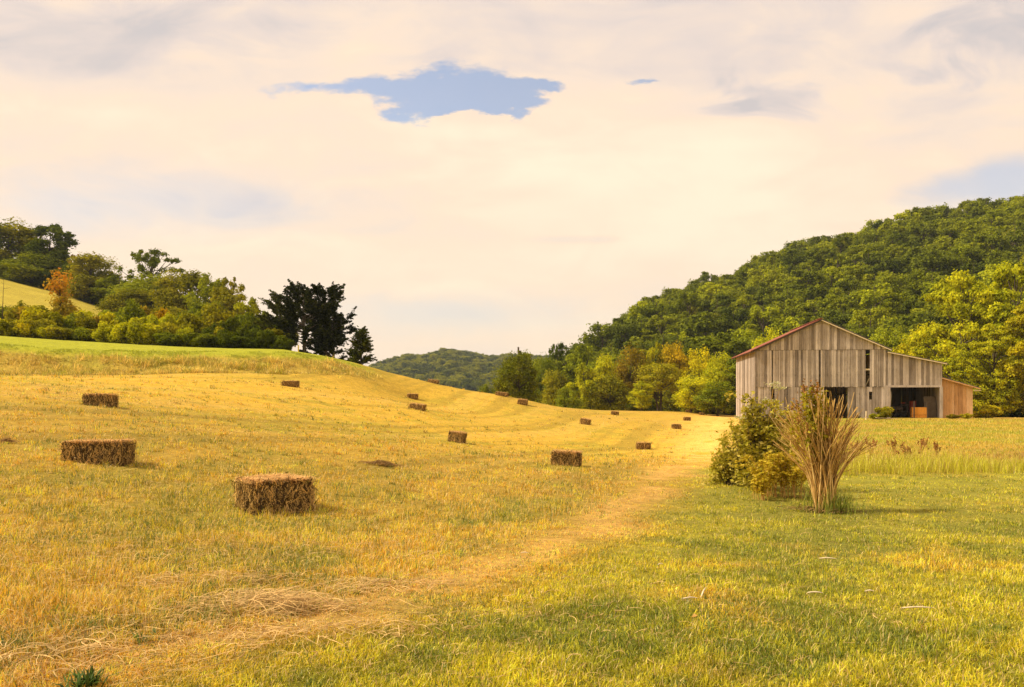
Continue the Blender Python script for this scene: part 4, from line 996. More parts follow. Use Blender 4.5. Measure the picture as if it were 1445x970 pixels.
def build_barn():
    rng = np.random.default_rng(12)
    g = Bag(); boards(g, -.02, Wd + .02, EV - .07, lambda x: top_main(x) - .05, 0, .21, rng, gap=.01); part(g, 'gable_siding', M_WOOD)
    slot = (bx(1221.5), bx(1227.5)); m = Bag()
    boards(m, -.02, Wd + .02, BAND - .02, EV - .09, .03, .20, rng, skip=[(bx(1089), bx(1090.5)), (bx(1156), bx(1158)), slot], gap=.02, ragged=.03); part(m, 'wall_siding', M_WOOD)
    lo = Bag(); opn = (bx(1163), bx(1198))
    boards(lo, -.02, bx(1112), 0.35, BAND - .03, .06, .25, rng, skip=[(bx(1089), bx(1093))], ragged=.25, gap=.03)
    boards(lo, bx(1112), opn[0], .2, BAND - .03, .06, .25, rng, ragged=.15, gap=.02)
    boards(lo, opn[1], bx(1226.5), .35, BAND - .03, .06, .22, rng, ragged=.2)
    boards(lo, bx(1226.5), bx(1231), .2, BAND - 1.15, .06, .3, rng); boards(lo, bx(1226.5), bx(1231), BAND - .45, BAND - .03, .06, .3, rng)
    boards(lo, bx(1231), Wd, .45, BAND - .03, .06, .22, rng, ragged=.25); part(lo, 'lower_siding', M_WOOD)
    # beams seen through the slot, girts, frame
    s = Bag(); c = (slot[0] + slot[1]) / 2
    s.box((c, .10, EV - 1.85), (.28, .03, .07), a=.95); part(s, 'crossbar', M_PALE)
    s = Bag(); s.bar((c - .1, .25, BAND + .1), (c + .18, .2, BAND + .75), .14, .04, .8); part(s, 'brace', M_PALE)
    for zz in (EV - .08,): 
        s = Bag(); s.box((Wd / 2, .075, zz), (Wd / 2 - .02, .02, .06), a=.3); part(s, 'girt', M_DARKWOOD)
    s = Bag(); s.box((Wd / 2, .115, BAND), (Wd / 2 - .02, .02, .06), a=.3); part(s, 'girt', M_DARKWOOD)
    for px_, wv in ((1066.5, .2), (1198.5, .18), (1250.5, .30)):
        s = Bag(); x = bx(px_); s.box((x, -.05 if px_ > 1210 else .13, (BAND if px_ > 1210 else EV) / 2), (wv / 2, .03, (BAND + .2 if px_ > 1210 else EV) / 2), a=.6); part(s, 'post', M_WOOD)
    # sides and back
    for xx, nm, sg in ((0.0, 'side_siding', 1),):
        s = Bag(); boards(s, .06, Dp - .02, .15, EV - .03, xx + .0, .30, rng, axis='y', gap=.05, skip=[(2.2, 2.5), (6.6, 6.95)]); part(s, nm, M_WOOD)
    s = Bag(); boards(s, .12, Dp - .02, .1, EV - .35, Wd - .05, .30, rng, axis='y', gap=.01); part(s, 'inner_partition', M_WOOD)
    s = Bag(); boards(s, 0.05, Wd - .1, .1, lambda x: top_main(x) - .08, Dp, .28, rng, gap=.008); part(s, 'rear_siding', M_WOOD)
    s = Bag(); boards(s, -.04, Wd, -.6, .5, .10, .6, rng, gap=0, skip=[opn]); part(s, 'foundation_boards', M_DARKWOOD)
    # roof slopes, corrugated
    def slope(name, xa, za, xb, zb_, y0, y1, m, th=.05, n=None, amp=.014):
        n = n or int((y1 - y0) / .09); ys = np.linspace(y0, y1, n); b = Bag()
        dz = amp * np.sin(ys * 2 * pi / .36); V = []
        for x_, z_ in ((xa, za), (xb, zb_)):
            V += [(x_, yy, z_ + q) for yy, q in zip(ys, dz)]
        for x_, z_ in ((xa, za), (xb, zb_)):
            V += [(x_, yy, z_ + q - th) for yy, q in zip(ys, dz)]
        F = []
        for i in range(n - 1):
            F += [(i, i + 1, n + i + 1, n + i), (2 * n + i, 3 * n + i, 3 * n + i + 1, 2 * n + i + 1), (i, 2 * n + i, 2 * n + i + 1, i + 1), (n + i, n + i + 1, 3 * n + i + 1, 3 * n + i)]
        F += [(0, n, 3 * n, 2 * n), (n - 1, 3 * n - 1, 4 * n - 1, 2 * n - 1)]
        b.add(V, F, .5); return part(b, name, m)
    k = (RDG - EV) / AP
    slope('roof_slope', -.45, EV - k * .45 + .08, AP, RDG + .08, -.30, Dp + .3, M_RUST)
    slope('roof_slope', AP + .01, RDG + .075, Wd + .32, EV - k * .32 + .075, -.30, Dp + .3, M_TIN)
    s = Bag(); s.bar((AP, -.34, RDG + .12), (AP, Dp + .3, RDG + .12), .3, .03); part(s, 'ridge_cap', M_RUST)
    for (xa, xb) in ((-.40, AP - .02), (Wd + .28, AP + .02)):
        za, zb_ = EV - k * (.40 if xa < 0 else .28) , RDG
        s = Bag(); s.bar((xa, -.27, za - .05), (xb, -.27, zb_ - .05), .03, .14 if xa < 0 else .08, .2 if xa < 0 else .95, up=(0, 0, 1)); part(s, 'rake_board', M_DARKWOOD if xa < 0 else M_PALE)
        s = Bag(); s.bar((xa, -.13, za + .0), (xb, -.13, zb_ + .0), .24, .04, .2); part(s, 'rake_soffit', M_DARKWOOD)
    s = Bag(); s.bar((-.38, -.2, EV - k * .4 - .02), (-.38, Dp + .2, EV - k * .4 - .02), .05, .12, .1); part(s, 'eave_board', M_DARKWOOD)
    # shed bay
    X0, X1 = Wd, 15.9; zh, zl = 5.72 + ZB, 4.72 + ZB
    zs = lambda x: zh + (zl - zh) * (x - X0) / (X1 - X0)
    s = Bag(); boards(s, X0 + .04, X1, BAND - .03, lambda x: zs(x) - .08, .02, .24, rng, gap=.012, ragged=.02); part(s, 'shed_siding', M_WOOD)
    s = Bag(); s.box(((X0 + X1) / 2, -.03, BAND + .02), ((X1 - X0) / 2 - .05, .03, .09), a=.75); part(s, 'lintel', M_WOOD)
    slope('shed_roof', X0 - .1, zh + .03, X1 + .35, zl - .05, -.30, 10.2, M_TIN)
    s = Bag(); s.bar((X0 - .05, -.28, zh - .06), (X1 + .3, -.28, zl - .13), .03, .08, .95); part(s, 'fascia', M_PALE)
    for x, wv in ((X0 + .1, .26), (X1 - .1, .24)):
        s = Bag(); s.box((x, -.075, BAND / 2 - .12), (wv / 2, .04, BAND / 2 + .10), a=.62); part(s, 'post', M_WOOD)
    s = Bag(); boards(s, .1, 10, 0, lambda q: zl - .1, X1 - .06, .3, rng, axis='y', gap=.006); part(s, 'shed_side_siding', M_WOOD)
    s = Bag(); boards(s, X0, X1, 0, lambda x: zs(x) - .05, 10, .28, rng, gap=.006); part(s, 'shed_rear_siding', M_WOOD)
    # lean-to
    Y = .35; X2 = 18.55; lh, ll = 3.42 + ZB, 2.62 + ZB; zq = lambda x: lh + (ll - lh) * (x - X1) / (X2 - X1)
    s = Bag(); boards(s, X1 + .02, X2, .12, lambda x: zq(x) - .06, Y, .26, rng, gap=.012, ragged=.06); part(s, 'lean_to_siding', M_FRESH)
    s = Bag(); boards(s, Y + .03, 6.5, .1, ll - .1, X2 - .03, .3, rng, axis='y', gap=.01); part(s, 'lean_to_side_siding', M_FRESH)
    s = Bag(); boards(s, X1, X2, .1, lambda x: zq(x) - .06, 6.5, .28, rng, gap=.006); part(s, 'lean_to_rear_siding', M_WOOD)
    kk = (ll - lh) / (X2 - X1)
    slope('lean_to_roof', X1 - .02, lh + .04, X2 + .5, ll + kk * .5 + .04, -.05, 6.8, M_TIN)
    s = Bag(); s.bar((X1, -.03, lh - .05), (X2 + .48, -.03, ll + kk * .48 - .05), .03, .13, .5); part(s, 'lean_to_fascia', M_FRESH)
    s = Bag(); s.bar((X2, 0.1, ll - .35), (X2 + .55, .1, ll - .35), .10, .10, .9); part(s, 'outrigger', M_PALE)
    # tier poles and posts inside, dim behind the gaps
    for y in (2.5, 6.0):
        for zz in (2.4, 4.2):
            s = Bag(); s.bar((.3, y, zz), (Wd - .3, y, zz), .12, .12, .2); part(s, 'tier_pole', M_DARKWOOD)
    for x in (3.0, 8.0):
        s = Bag(); s.bar((x, 4, 0), (x, 4, 6.3), .2, .2, .2); part(s, 'inner_post', M_DARKWOOD)
build_barn()

def bw(x, y, z=0): 
    p = BO + BU * x + BV * y; return (float(p[0]), float(p[1]), float(p[2] + z))
def on_barn(name, label, cat, x, y, rz=0.0, lift=0.0):
    p = bw(x, y); e = empty(name, (p[0], p[1], G(p[0], p[1]) + lift), -TH + rz); tag(e, label, cat); return e
def in_barn_things():
    rng = np.random.default_rng(2)
    # orange slatted crate
    e = on_barn('crate', 'orange slatted wooden crate standing in the mouth of the shed', 'crate', bx(1300), .5)
    for i, (zz, h) in enumerate(((.14, .11), (.62, .32))):
        s = Bag(); s.box((0, -.33, zz), (.62, .02, h), a=.4 + .3 * i); obj('front_board', s.build('front_board', [M_CRATE]), e)
    s = Bag(); s.box((0, .33, .5), (.6, .02, .45)); obj('back_board', s.build('back_board', [M_CRATE]), e)
    for sx in (-1, 1):
        s = Bag(); s.box((.62 * sx, 0, .5), (.02, .31, .43), a=.2); obj('side_board', s.build('side_board', [M_CRATE]), e)
        s = Bag(); s.box((.56 * sx, -.38, .75), (.05, .025, .75), a=.3); obj('corner_post', s.build('corner_post', [M_DARKWOOD]), e)
    # red drum behind it
    e = on_barn('drum', 'dull red steel drum behind the orange crate in the shed', 'drum', bx(1297), 1.6)
    s = Bag(); s.tube([(0, 0, .55), (0, 0, 1.5)], [.30, .30], 16); s.tube([(0, 0, 1.47), (0, 0, 1.5), (0, 0, 1.5)], [.31, .31, .02], 16); obj('drum_body', s.build('drum_body', [M_REDPAINT], True), e)
    s = Bag(); s.box((0, 0, .27), (.4, .4, .27)); obj('drum_stand', s.build('drum_stand', [M_DARKWOOD]), e)
    # plywood sheet leaning at the right
    e = on_barn('plywood_sheet', 'grey brown board leaning inside the right post of the shed', 'board', bx(1318), .8)
    s = Bag(); s.bar((0, 0, 0), (0, .25, 1.9), 1.0, .03); obj('sheet', s.build('sheet', [M_GREYPLY]), e)
    # farm rake with spoked wheels
    e = on_barn('farm_implement', 'old iron implement with spoked wheels parked in the shed', 'farm machine', bx(1273), 1.0)
    for sx in (-.75, .55):
        s = Bag(); th = np.linspace(0, 2 * pi, 25); s.tube(np.stack([np.full(25, sx), np.cos(th) * .5, .52 + np.sin(th) * .5], 1), .03, 6)
        for k in range(8): s.tube([(sx, 0, .52), (sx, cos(k * pi / 4) * .5, .52 + sin(k * pi / 4) * .5)], [.02, .015], 4)
        obj('wheel', s.build('wheel', [M_IRON]), e).rotation_euler = (0, 0, .5)
    s = Bag(); s.tube([(-.8, 0, .52), (.7, 0, .52)], [.04, .04], 6); s.tube([(-.7, .1, .9), (.9, -.2, 1.2)], [.04, .04], 6); s.tube([(-.4, 0, .52), (-.9, -.3, 1.5)], [.03, .02], 6); s.tube([(.2, 0, .5), (.4, -.9, .3)], [.035, .03], 6); s.box((0, .1, .8), (.35, .3, .12)); obj('frame', s.build('frame', [M_IRON]), e)
    s = Bag()
    for k in range(12): t = np.linspace(0, 1, 6); s.tube(np.stack([np.full(6, -.6 + k * .11), .35 + .35 * np.sin(t * 2.4), .85 - .8 * t], 1), .012, 4)
    obj('tines', s.build('tines', [M_IRON]), e)
    # seat pan on the implement
    s = Bag(); s.tube([(.35, -.1, 1.25), (.35, -.1, 1.30), (.35, -.1, 1.36)], [.05, .2, .24], 10); obj('seat', s.build('seat', [M_REDPAINT]), e)
    # pale sheet hanging at the left post
    p = bw(bx(1257), .5, 2.0); s = Bag(); V = []
    for i in range(5):
        for j in range(7): V.append(((i - 2) * .12 * (1 - .06 * j), .05 * sin(i * 2 + j), 1.05 - j * .22))
    F = [(i * 7 + j, i * 7 + j + 1, (i + 1) * 7 + j + 1, (i + 1) * 7 + j) for i in range(4) for j in range(6)]
    s.add(V, F); me = s.build('hanging_sheet', [M_CLOTH], True); o = obj('hanging_sheet', me, None, p)
    o.location.z = G(p[0], p[1]) + 1.35; sm = o.modifiers.new('t', 'SOLIDIFY'); sm.thickness = .02
    tag(o, 'pale cloth sheet hanging just inside the left post of the shed', 'cloth')
    # boards lying and leaning by the wall
    for (px, d, L, yaw, label) in ((1251, 67.8, 1.9, .1, 'long pale board lying in the grass before the shed'), (1232, 68.6, 1.3, -.6, 'short grey board lying against the foot of the barn wall')):
        x = PX(px, d); b = Bag(); b.box((0, 0, 0), (L / 2, .09, .018), a=.7); o = obj('board', b.build('board', [M_PALE if L > 1.5 else M_WOOD]), None, (x, d, G(x, d) + .09)); o.rotation_euler = (0, .05, yaw); tag(o, label, 'board')
    b = Bag(); x = PX(1222, 67); b.tube([(0, 0, -.2), (.02, 0, .75)], [.06, .055], 7, .9); o = obj('stake', b.build('stake', [M_PALE]), None, (x, 67, G(x, 67))); tag(o, 'short pale stake standing in the grass before the lower siding', 'post')
in_barn_things()

# shrubs growing at the barn foot
def barn_shrubs():
    for i, (px, top, d, w, c, label) in enumerate(((1246, 573, 68.4, .70, (1.9, 1.6, .9), 'scrubby yellow-green bush at the left post of the shed'),
                                                  (1235, 583, 68.2, .5, (1.8, 1.7, .9), 'low weedy bush against the lower siding'),
                                                  (1345, 584, 67.8, .6, (1.6, 1.2, .8), 'low brown-green bush at the foot of the orange lean-to'),
                                                  (1364, 583, 68.0, .5, (1.7, 1.5, .8), 'small bush at the right end of the lean-to'),
                                                  (1392, 572, 72, 1.2, (2.2, 1.9, .8), 'yellow-green bush right of the lean-to at the wood edge'))):
        x = PX(px, d); z = G(x, d); e = empty('shrub', (x, d, z), i * 1.3); H = PZ(top, d) - z; e.scale = (w * .7, w * .7, H / 2.7)
        obj('stems', SHR[i % 5][0], e); f = obj('foliage', SHR[i % 5][1], e); f.color = (*c, 1); tag(e, label, 'shrub', 'shrubs round the barn')
barn_shrubs()

# ------------------------------------------------------------------ hay bales
def bale_mesh(seed, L, H, Wb, detail=1.0):
    rng = np.random.default_rng(seed); b = Bag()
    n = (26, 12, 16) if detail > .6 else (12, 6, 8)
    # rounded, lumpy block
    def face(o, u, v, nu, nv):
        U, Vv = np.meshgrid(np.linspace(-1, 1, nu + 1), np.linspace(-1, 1, nv + 1), indexing='ij'); P = o + U[..., None] * u + Vv[..., None] * v; P = P.reshape(-1, 3)
        F = [(i * (nv + 1) + j, (i + 1) * (nv + 1) + j, (i + 1) * (nv + 1) + j + 1, i * (nv + 1) + j + 1) for i in range(nu) for j in range(nv)]
        return P, F
    hx, hy, hz = L / 2, Wb / 2, H / 2
    X, Y, Z = np.array([hx, 0, 0]), np.array([0, hy, 0]), np.array([0, 0, hz])
    for o, u, v, nu, nv, tone in ((-Y, X, Z, n[0], n[1], .22), (Y, -X, Z, n[0], n[1], .22), (X, Y, Z, n[2], n[1], .26), (-X, -Y, Z, n[2], n[1], .26), (Z, X, Y, n[0], n[2], .66), (-Z, X, -Y, n[0], n[2], .2)):  # tone: cut sides dark with stem self-shade painted in, top pale as lit
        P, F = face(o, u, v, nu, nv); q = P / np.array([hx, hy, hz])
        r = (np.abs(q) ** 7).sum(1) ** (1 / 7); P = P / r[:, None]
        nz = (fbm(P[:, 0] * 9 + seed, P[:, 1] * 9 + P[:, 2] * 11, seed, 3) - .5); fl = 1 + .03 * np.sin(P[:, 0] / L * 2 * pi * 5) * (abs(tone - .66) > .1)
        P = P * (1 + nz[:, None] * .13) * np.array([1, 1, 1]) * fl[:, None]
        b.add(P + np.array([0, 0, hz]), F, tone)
    J = rng.uniform(-.055, .055, (2, 2, 2, 3)) * np.array([L, Wb, H * 1.1])
    for k_ in range(len(b.V)):
        q = b.V[k_]; u_ = np.clip(q / np.array([L, Wb, H]) + np.array([.5, .5, 0]), 0, 1)
        off = sum(J[i, j, m] * (np.where(i, u_[:, 0], 1 - u_[:, 0]) * np.where(j, u_[:, 1], 1 - u_[:, 1]) * np.where(m, u_[:, 2], 1 - u_[:, 2]))[:, None] for i in (0, 1) for j in (0, 1) for m in (0, 1))
        b.V[k_] = q + off
    me = b.build('straw_block', [M_HAY], False)
    return me
def stems_on(seed, L, H, Wb, n, where):
    """loose stems bristling from the sides (vertical-ish) or lying on the top"""
    rng = np.random.default_rng(seed); hx, hy, hz = L / 2, Wb / 2, H / 2; C = []; cc = []
    k = 4; V = []; F = []; col = []
    for i in range(n):
        if where == 'top':
            p = np.array([rng.uniform(-hx, hx) * 1.02, rng.uniform(-hy, hy) * 1.02, 0]); p[2] = H * (.99 + .10 * (fbm(np.array([p[0] * 4 + seed]), np.array([p[1] * 4]), seed, 2)[0] - .3)) + rng.uniform(-.02, .03); th = rng.uniform(0, pi) * .5 + rng.choice([0, 1.6]) * .5; d = np.array([cos(th), sin(th), rng.uniform(-.15, .15)]); ln = rng.uniform(.07, .28); nn = np.array([0, 0, 1.0])
            c0 = np.array([.95, .62, .25]) * rng.uniform(.5, 1.1)
        else:
            s = rng.choice([0, 1, 2, 3], p=[.40, .20, .20, .20]); nn = [np.array([0, -1., 0]), np.array([0, 1., 0]), np.array([1., 0, 0]), np.array([-1., 0, 0])][s]
            p = np.array([rng.uniform(-hx, hx), rng.uniform(-hy, hy), rng.uniform(-.01, H)]); ax = 1 if s < 2 else 0; p[ax] = nn[ax] * (hy if ax else hx) * rng.uniform(.96, 1.05)
            d = np.array([rng.normal() * .35, rng.normal() * .35, 1.0]) if rng.uniform() < .8 else rng.normal(size=3); d[ax] *= .4; ln = rng.uniform(.06, .22)
            c0 = (np.array([.92, .60, .20]) if rng.uniform() < .48 else np.array([.10, .055, .016])) * rng.uniform(.5, 1.15)
        d = d / np.linalg.norm(d); sd = np.cross(d, nn); sd /= np.linalg.norm(sd) + 1e-9; w = rng.uniform(.004, .013); bow = rng.normal() * .25 * ln
        for j in range(k):
            t = j / (k - 1) - .5; q = p + d * ln * t + sd * bow * (1 - 4 * t * t) + nn * (.012 + rng.uniform(0, .012))
            V += [q - sd * w / 2, q + sd * w / 2]; col += [c0, c0]
        o = i * k * 2
        for j in range(k - 1): F.append((o + 2 * j, o + 2 * j + 1, o + 2 * j + 3, o + 2 * j + 2))
    return mesh('loose_stems', np.array(V), [np.array(F)], [M_GRASS], {'col': np.array(col)})
def bales():
    for i, (px, py, d, L, H, Wb, yaw, tilt, label) in enumerate(BALES):
        x = PX(px, d); y = d + Wb / 2; z = G(x, y) - .02
        e = empty('hay_bale', (x, y, z), R(yaw)); e.rotation_euler = (0, R(tilt), R(yaw))
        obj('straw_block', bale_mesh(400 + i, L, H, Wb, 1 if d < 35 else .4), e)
        ns, ntp = ((3000, 2600) if d < 12 else (2600, 1600) if d < 15 else (1800, 800) if d < 32 else (350, 160))
        s = obj('side_stems', stems_on(500 + i, L, H, Wb, ns, 'side'), e); t = obj('top_straw', stems_on(600 + i, L, H, Wb, ntp, 'top'), e)
        tag(e, label, 'hay bale', 'hay bales scattered over the field')
bales()

def hay_clumps():
    rng = np.random.default_rng(31)
    for (px, py, d, r, n, label) in ((540, 668, 17.5, .32, 500, 'low clump of dark loose hay on the stubble in mid field'), (10, 680, 15, .12, 120, 'tiny dark wisp of hay near the left picture edge')):
        x = PX(px, d); z = G(x, d); q = rng.normal(size=(n, 2)) * np.array([r * .6, r * .35]); C = np.stack([q[:, 0], q[:, 1], rng.uniform(0, .09, n) * np.exp(-(q ** 2).sum(1) / r ** 2 * 2)], 1)
        zz = ground(x + q[:, 0], d + q[:, 1]) - z; C[:, 2] += zz + .02
        c = np.array([[.34, .19, .06]]) * rng.uniform(.4, 1.3, (n, 1)); me = strands('hay_clump', C, rng.uniform(0, pi, n), rng.uniform(.06, .2, n), np.full(n, .009), rng.uniform(0, .03, n), c, rng)
        tag(obj('hay_clump', me, None, (x, d, z)), label, 'hay clump')
hay_clumps()

# ------------------------------------------------------------------ plants on the lawn
M_STALK = m_wood((.13, .065, .02), (.56, .33, .09), (.88, .62, .26), 'dry_stalk', 1.5)
M_STALKLEAF = leaf_mat('stalk_leaf', [(.22, .22, .02), (.42, .36, .03), (.55, .42, .05)], tint=False, var=0)
M_BUSHLEAF = leaf_mat('bush_leaf', [(.12, .12, .014), (.46, .40, .04), (.85, .70, .24)], tint=False, var=0)
M_FERN = leaf_mat('feathery_leaf', [(.34, .28, .02), (.62, .48, .04), (.78, .62, .10)], tint=False, var=0)
M_SEED = simple('brown_seed_head', (.22, .10, .03), (.48, .24, .06), .9)
M_WHITEFL = leaf_mat('pale_blossom', [(.42, .42, .22), (.62, .60, .38), (.75, .72, .52)], tint=False, var=0)
M_WEED = leaf_mat('weed_leaf', [(.035, .07, .015), (.07, .12, .02), (.14, .18, .03)], tint=False, var=0)

def stalk_clump():
    rng = np.random.default_rng(77); d = 13.0; x = PX(1163, d); z = G(x, d)
    e = empty('cane_clump', (x, d, z)); T = Bag(); LF = Bag(); SD = Bag(); tips = []
    s = 1 / FP * d                                              # metres per picture column at that depth
    for i in range(155):
        r0 = rng.uniform(0, .16); th = rng.uniform(0, 2 * pi); b0 = np.array([cos(th) * r0 * 1.1, sin(th) * r0, -.05])
        f = rng.uniform(-1, 1); g = rng.normal() * .32
        H = rng.uniform(1.35, 2.05) * (1 - .18 * abs(f))
        tipx = f * .78 - .02; tip = np.array([tipx, g * .6, H]); mid = b0 + (tip - b0) * np.array([.16, .16, .42]) + rng.normal(size=3) * .02
        q = b0 + (tip - b0) * np.array([.52, .52, .74]) + rng.normal(size=3) * .03
        P = [b0, mid, q, tip]; t = np.linspace(0, 1, 9); P = np.array(P); tt = t * 3; idx = np.minimum(tt.astype(int), 2); fr = (tt - idx)[:, None]
        C = P[idx] * (1 - fr) + P[idx + 1] * fr; C[1:-1] = (C[:-2] + C[1:-1] * 2 + C[2:]) / 4; C += rng.normal(size=C.shape) * .006
        r = rng.uniform(.010, .018); T.tube(C, np.linspace(r, r * .35, 9), 5, rng.uniform(0, 1)); tips.append((C[-1], f))
        # forked twigs near the top
        for k in range(rng.integers(0, 3)):
            j = rng.integers(4, 8); p = C[j]; dv = (C[j] - C[j - 1]); dv /= np.linalg.norm(dv); dv = dv + rng.normal(size=3) * .38; L = rng.uniform(.15, .42)
            Q = [p, p + dv * L * .5, p + dv * L + np.array([0, 0, L * .15])]; T.tube(Q, [r * .5, r * .35, r * .2], 4, rng.uniform(.3, 1)); tips.append((Q[-1], f))
    obj('canes', T.build('canes', [M_STALK], True), e)
    for tp, f in tips:                                          # leafy growth left of the middle, dry heads on top
        if tp[0] < .02 and tp[0] > -.52 and rng.uniform() < .22:
            n = rng.integers(8, 18); P = tp + rng.normal(size=(n, 3)) * np.array([.035, .035, .10]) - np.array([0, 0, .14]); LF.leaves(P, rng.normal(size=(n, 3)) + np.array([0, -.6, .3]), .035 * rng.uniform(.6, 1.5, n), rng.uniform(0, 1, n), 2.4, 0, rng)
            if rng.uniform() < .40:
                n = 16; P = tp + rng.normal(size=(n, 3)) * np.array([.016, .016, .05]); SD.leaves(P, rng.normal(size=(n, 3)), .03, .5, 1.8, 0, rng)
    for k in range(14):                                         # taller leafy canes
        bx_ = rng.uniform(-.42, -.05); top = np.array([bx_, rng.normal() * .12, rng.uniform(1.75, 2.05)]); n = 45; t = rng.uniform(.5, 1, n)[:, None]
        P = np.array([bx_ * .3, 0, .3]) * (1 - t) + top * t + rng.normal(size=(n, 3)) * .035; LF.leaves(P, rng.normal(size=(n, 3)) + np.array([0, -.6, .3]), .034 * rng.uniform(.6, 1.5, n), rng.uniform(0, 1, n), 2.6, 0, rng)
        n = 22; P = top + rng.normal(size=(n, 3)) * np.array([.016, .016, .06]); SD.leaves(P, rng.normal(size=(n, 3)), .03, .5, 1.8, 0, rng)
    obj('leaves', LF.build('leaves', [M_STALKLEAF]), e); obj('seed_heads', SD.build('seed_heads', [M_SEED]), e)
    # litter and green blades at the foot
    n = 420; q = rng.normal(size=(n, 2)) * np.array([.26, .16]); C = np.stack([q[:, 0], q[:, 1], ground(x + q[:, 0], d + q[:, 1]) - z + rng.uniform(.01, .06, n)], 1)
    c = np.where(rng.uniform(0, 1, (n, 1)) < .5, np.array([[.50, .32, .12]]), np.array([[.20, .12, .045]])) * rng.uniform(.5, 1.2, (n, 1))
    obj('fallen_stalks', strands('fallen_stalks', C, rng.uniform(0, pi, n), rng.uniform(.08, .28, n), rng.uniform(.006, .012, n), rng.uniform(0, .03, n), c, rng), e)
    n = 520; xx = rng.normal(size=n) * .17 + .10; yy = rng.normal(size=n) * .15; c = np.array([[.24, .28, .035]]) * rng.uniform(.5, 1.5, (n, 1))
    o = blades('tall_blades', xx, yy, rng.uniform(.12, .55, n), rng.uniform(.006, .011, n), rng.uniform(.05, .7, n), c, rng, z=ground(x + xx, d + yy) - z); o.parent = e
    tag(e, 'fan-shaped clump of dry bare canes with brown seed heads on the lawn', 'cane clump')
stalk_clump()

def leafy_bush(name, px, py, d, Wpx, top, n_st, leaf, matl, label, seed, lower=.12, dens=120, dark=M_BARK):
    rng = np.random.default_rng(seed); x = PX(px, d); z = G(x, d); H = PZ(top, d) - z; Rw = Wpx / FP * d / 2; e = empty(name, (x, d, z)); T, F = Bag(), Bag()
    for i in range(n_st):
        th = rng.uniform(0, 2 * pi); t = rng.uniform(.25, 1) ; rr = Rw * math.sqrt(rng.uniform(0, 1)) * (1.12 - 1.05 * max(0, t - .30)) * rng.uniform(.75, 1.15); tip = np.array([cos(th) * rr, sin(th) * rr, H * t * .97])
        b0 = np.array([cos(th) * .08, sin(th) * .08, -.05]); mid = b0 + (tip - b0) * np.array([.45, .45, .55]); T.tube([b0, mid, tip], [.014, .009, .003], 5, rng.uniform(0, .6))
        for k in range(5):
            s = rng.uniform(.35, 1.0); c = (b0 + (tip - b0) * s) + rng.normal(size=3) * .07; tw = c + rng.normal(size=3) * .11 + np.array([0, 0, .05]); T.tube([b0 + (tip - b0) * s, tw], [.005, .002], 4, .3)
            n = dens // 5; P = tw + rng.normal(size=(n, 3)) * .060; P[:, 2] = np.maximum(P[:, 2], H * lower * rng.uniform(0, 1, n)); F.leaves(P, rng.normal(size=(n, 3)) * .8 + np.array([0, 0, 1.0]), leaf * rng.uniform(.55, 1.4, n), np.clip(rng.uniform(0, 1, n) * .6 + rng.uniform(0, .4), 0, 1), 1.9, 0, rng)
    obj('stems', T.build('stems', [dark]), e); obj('foliage', F.build('foliage', [matl]), e); tag(e, label, 'bush'); return e, H
eb, Hb = leafy_bush('bush', 1072, 690, 16.2, 118, 556, 92, .050, M_BUSHLEAF, 'tall leafy green bush left of the dry cane clump', 5)
def blossoms():
    rng = np.random.default_rng(6); T, F = Bag(), Bag(); s = 16.2 / FP
    for (dx, row) in ((18, 542), (26, 548), (6, 566), (-10, 574), (30, 585), (-28, 590)):
        tip = np.array([dx * s, -.1, PZ(row, 16.2) - eb.location.z]); F = Bag(); T.tube([(dx * s * .5, 0, Hb * .55), tip * np.array([.9, 1, .92]), tip], [.008, .006, .003], 5, .5)
        n = 70; P = tip + rng.normal(size=(n, 3)) * np.array([.075, .05, .02]); F.leaves(P, rng.normal(size=(n, 3)) * .5 + np.array([0, 0, 1]), .034, rng.uniform(0, 1, n), 1.3, 0, rng); obj('blossom_head', F.build('blossom_head', [M_WHITEFL]), eb)
    obj('flower_stems', T.build('flower_stems', [M_STALK]), eb)
blossoms()
leafy_bush('bush', 1030, 682, 17.0, 46, 620, 26, .045, M_BUSHLEAF, 'small low bush leaning out at the left of the tall leafy bush', 9, dens=90)
def feathery(px, py, d, wpx, top, nf, seed, label):
    """arching fronds with small leaves along both sides"""
    rng = np.random.default_rng(seed); x = PX(px, d); z = G(x, d); H = PZ(top, d) - z; Rw = wpx / FP * d / 2; T, F = Bag(), Bag()
    for i in range(nf):
        b0 = np.array([rng.normal() * Rw * .35, rng.normal() * .12, -.02]); th = rng.uniform(0, 2 * pi); rr = Rw * rng.uniform(.25, .95); h = H * rng.uniform(.5, 1.05)
        P = np.array([b0, b0 + np.array([cos(th) * rr * .25, sin(th) * rr * .25, h * .6]), b0 + np.array([cos(th) * rr * .6, sin(th) * rr * .6, h]), b0 + np.array([cos(th) * rr, sin(th) * rr, h * .93])])
        T.tube(P, [.006, .005, .004, .002], 4, rng.uniform(.2, .9)); n = 90; t = rng.uniform(.25, 1, n) * 3; k = np.minimum(t.astype(int), 2); fr = (t - k)[:, None]
        Q = P[k] * (1 - fr) + P[k + 1] * fr; sd = np.array([-sin(th), cos(th), 0]); Q = Q + sd * (rng.uniform(-.09, .09, n) * (1.2 - t / 3))[:, None] + rng.normal(size=(n, 3)) * .012
        F.leaves(Q, rng.normal(size=(n, 3)) * .5 + np.array([0, 0, 1]), .030 * rng.uniform(.6, 1.4, n), rng.uniform(0, 1, n), 2.2, 0, rng)
    e = empty('bush', (x, d, z)); obj('stems', T.build('stems', [M_STALK]), e); obj('foliage', F.build('foliage', [M_FERN]), e); tag(e, label, 'bush')
feathery(1104, 692, 14.9, 92, 640, 58, 13, 'low feathery yellow plant between the bush and the cane clump')
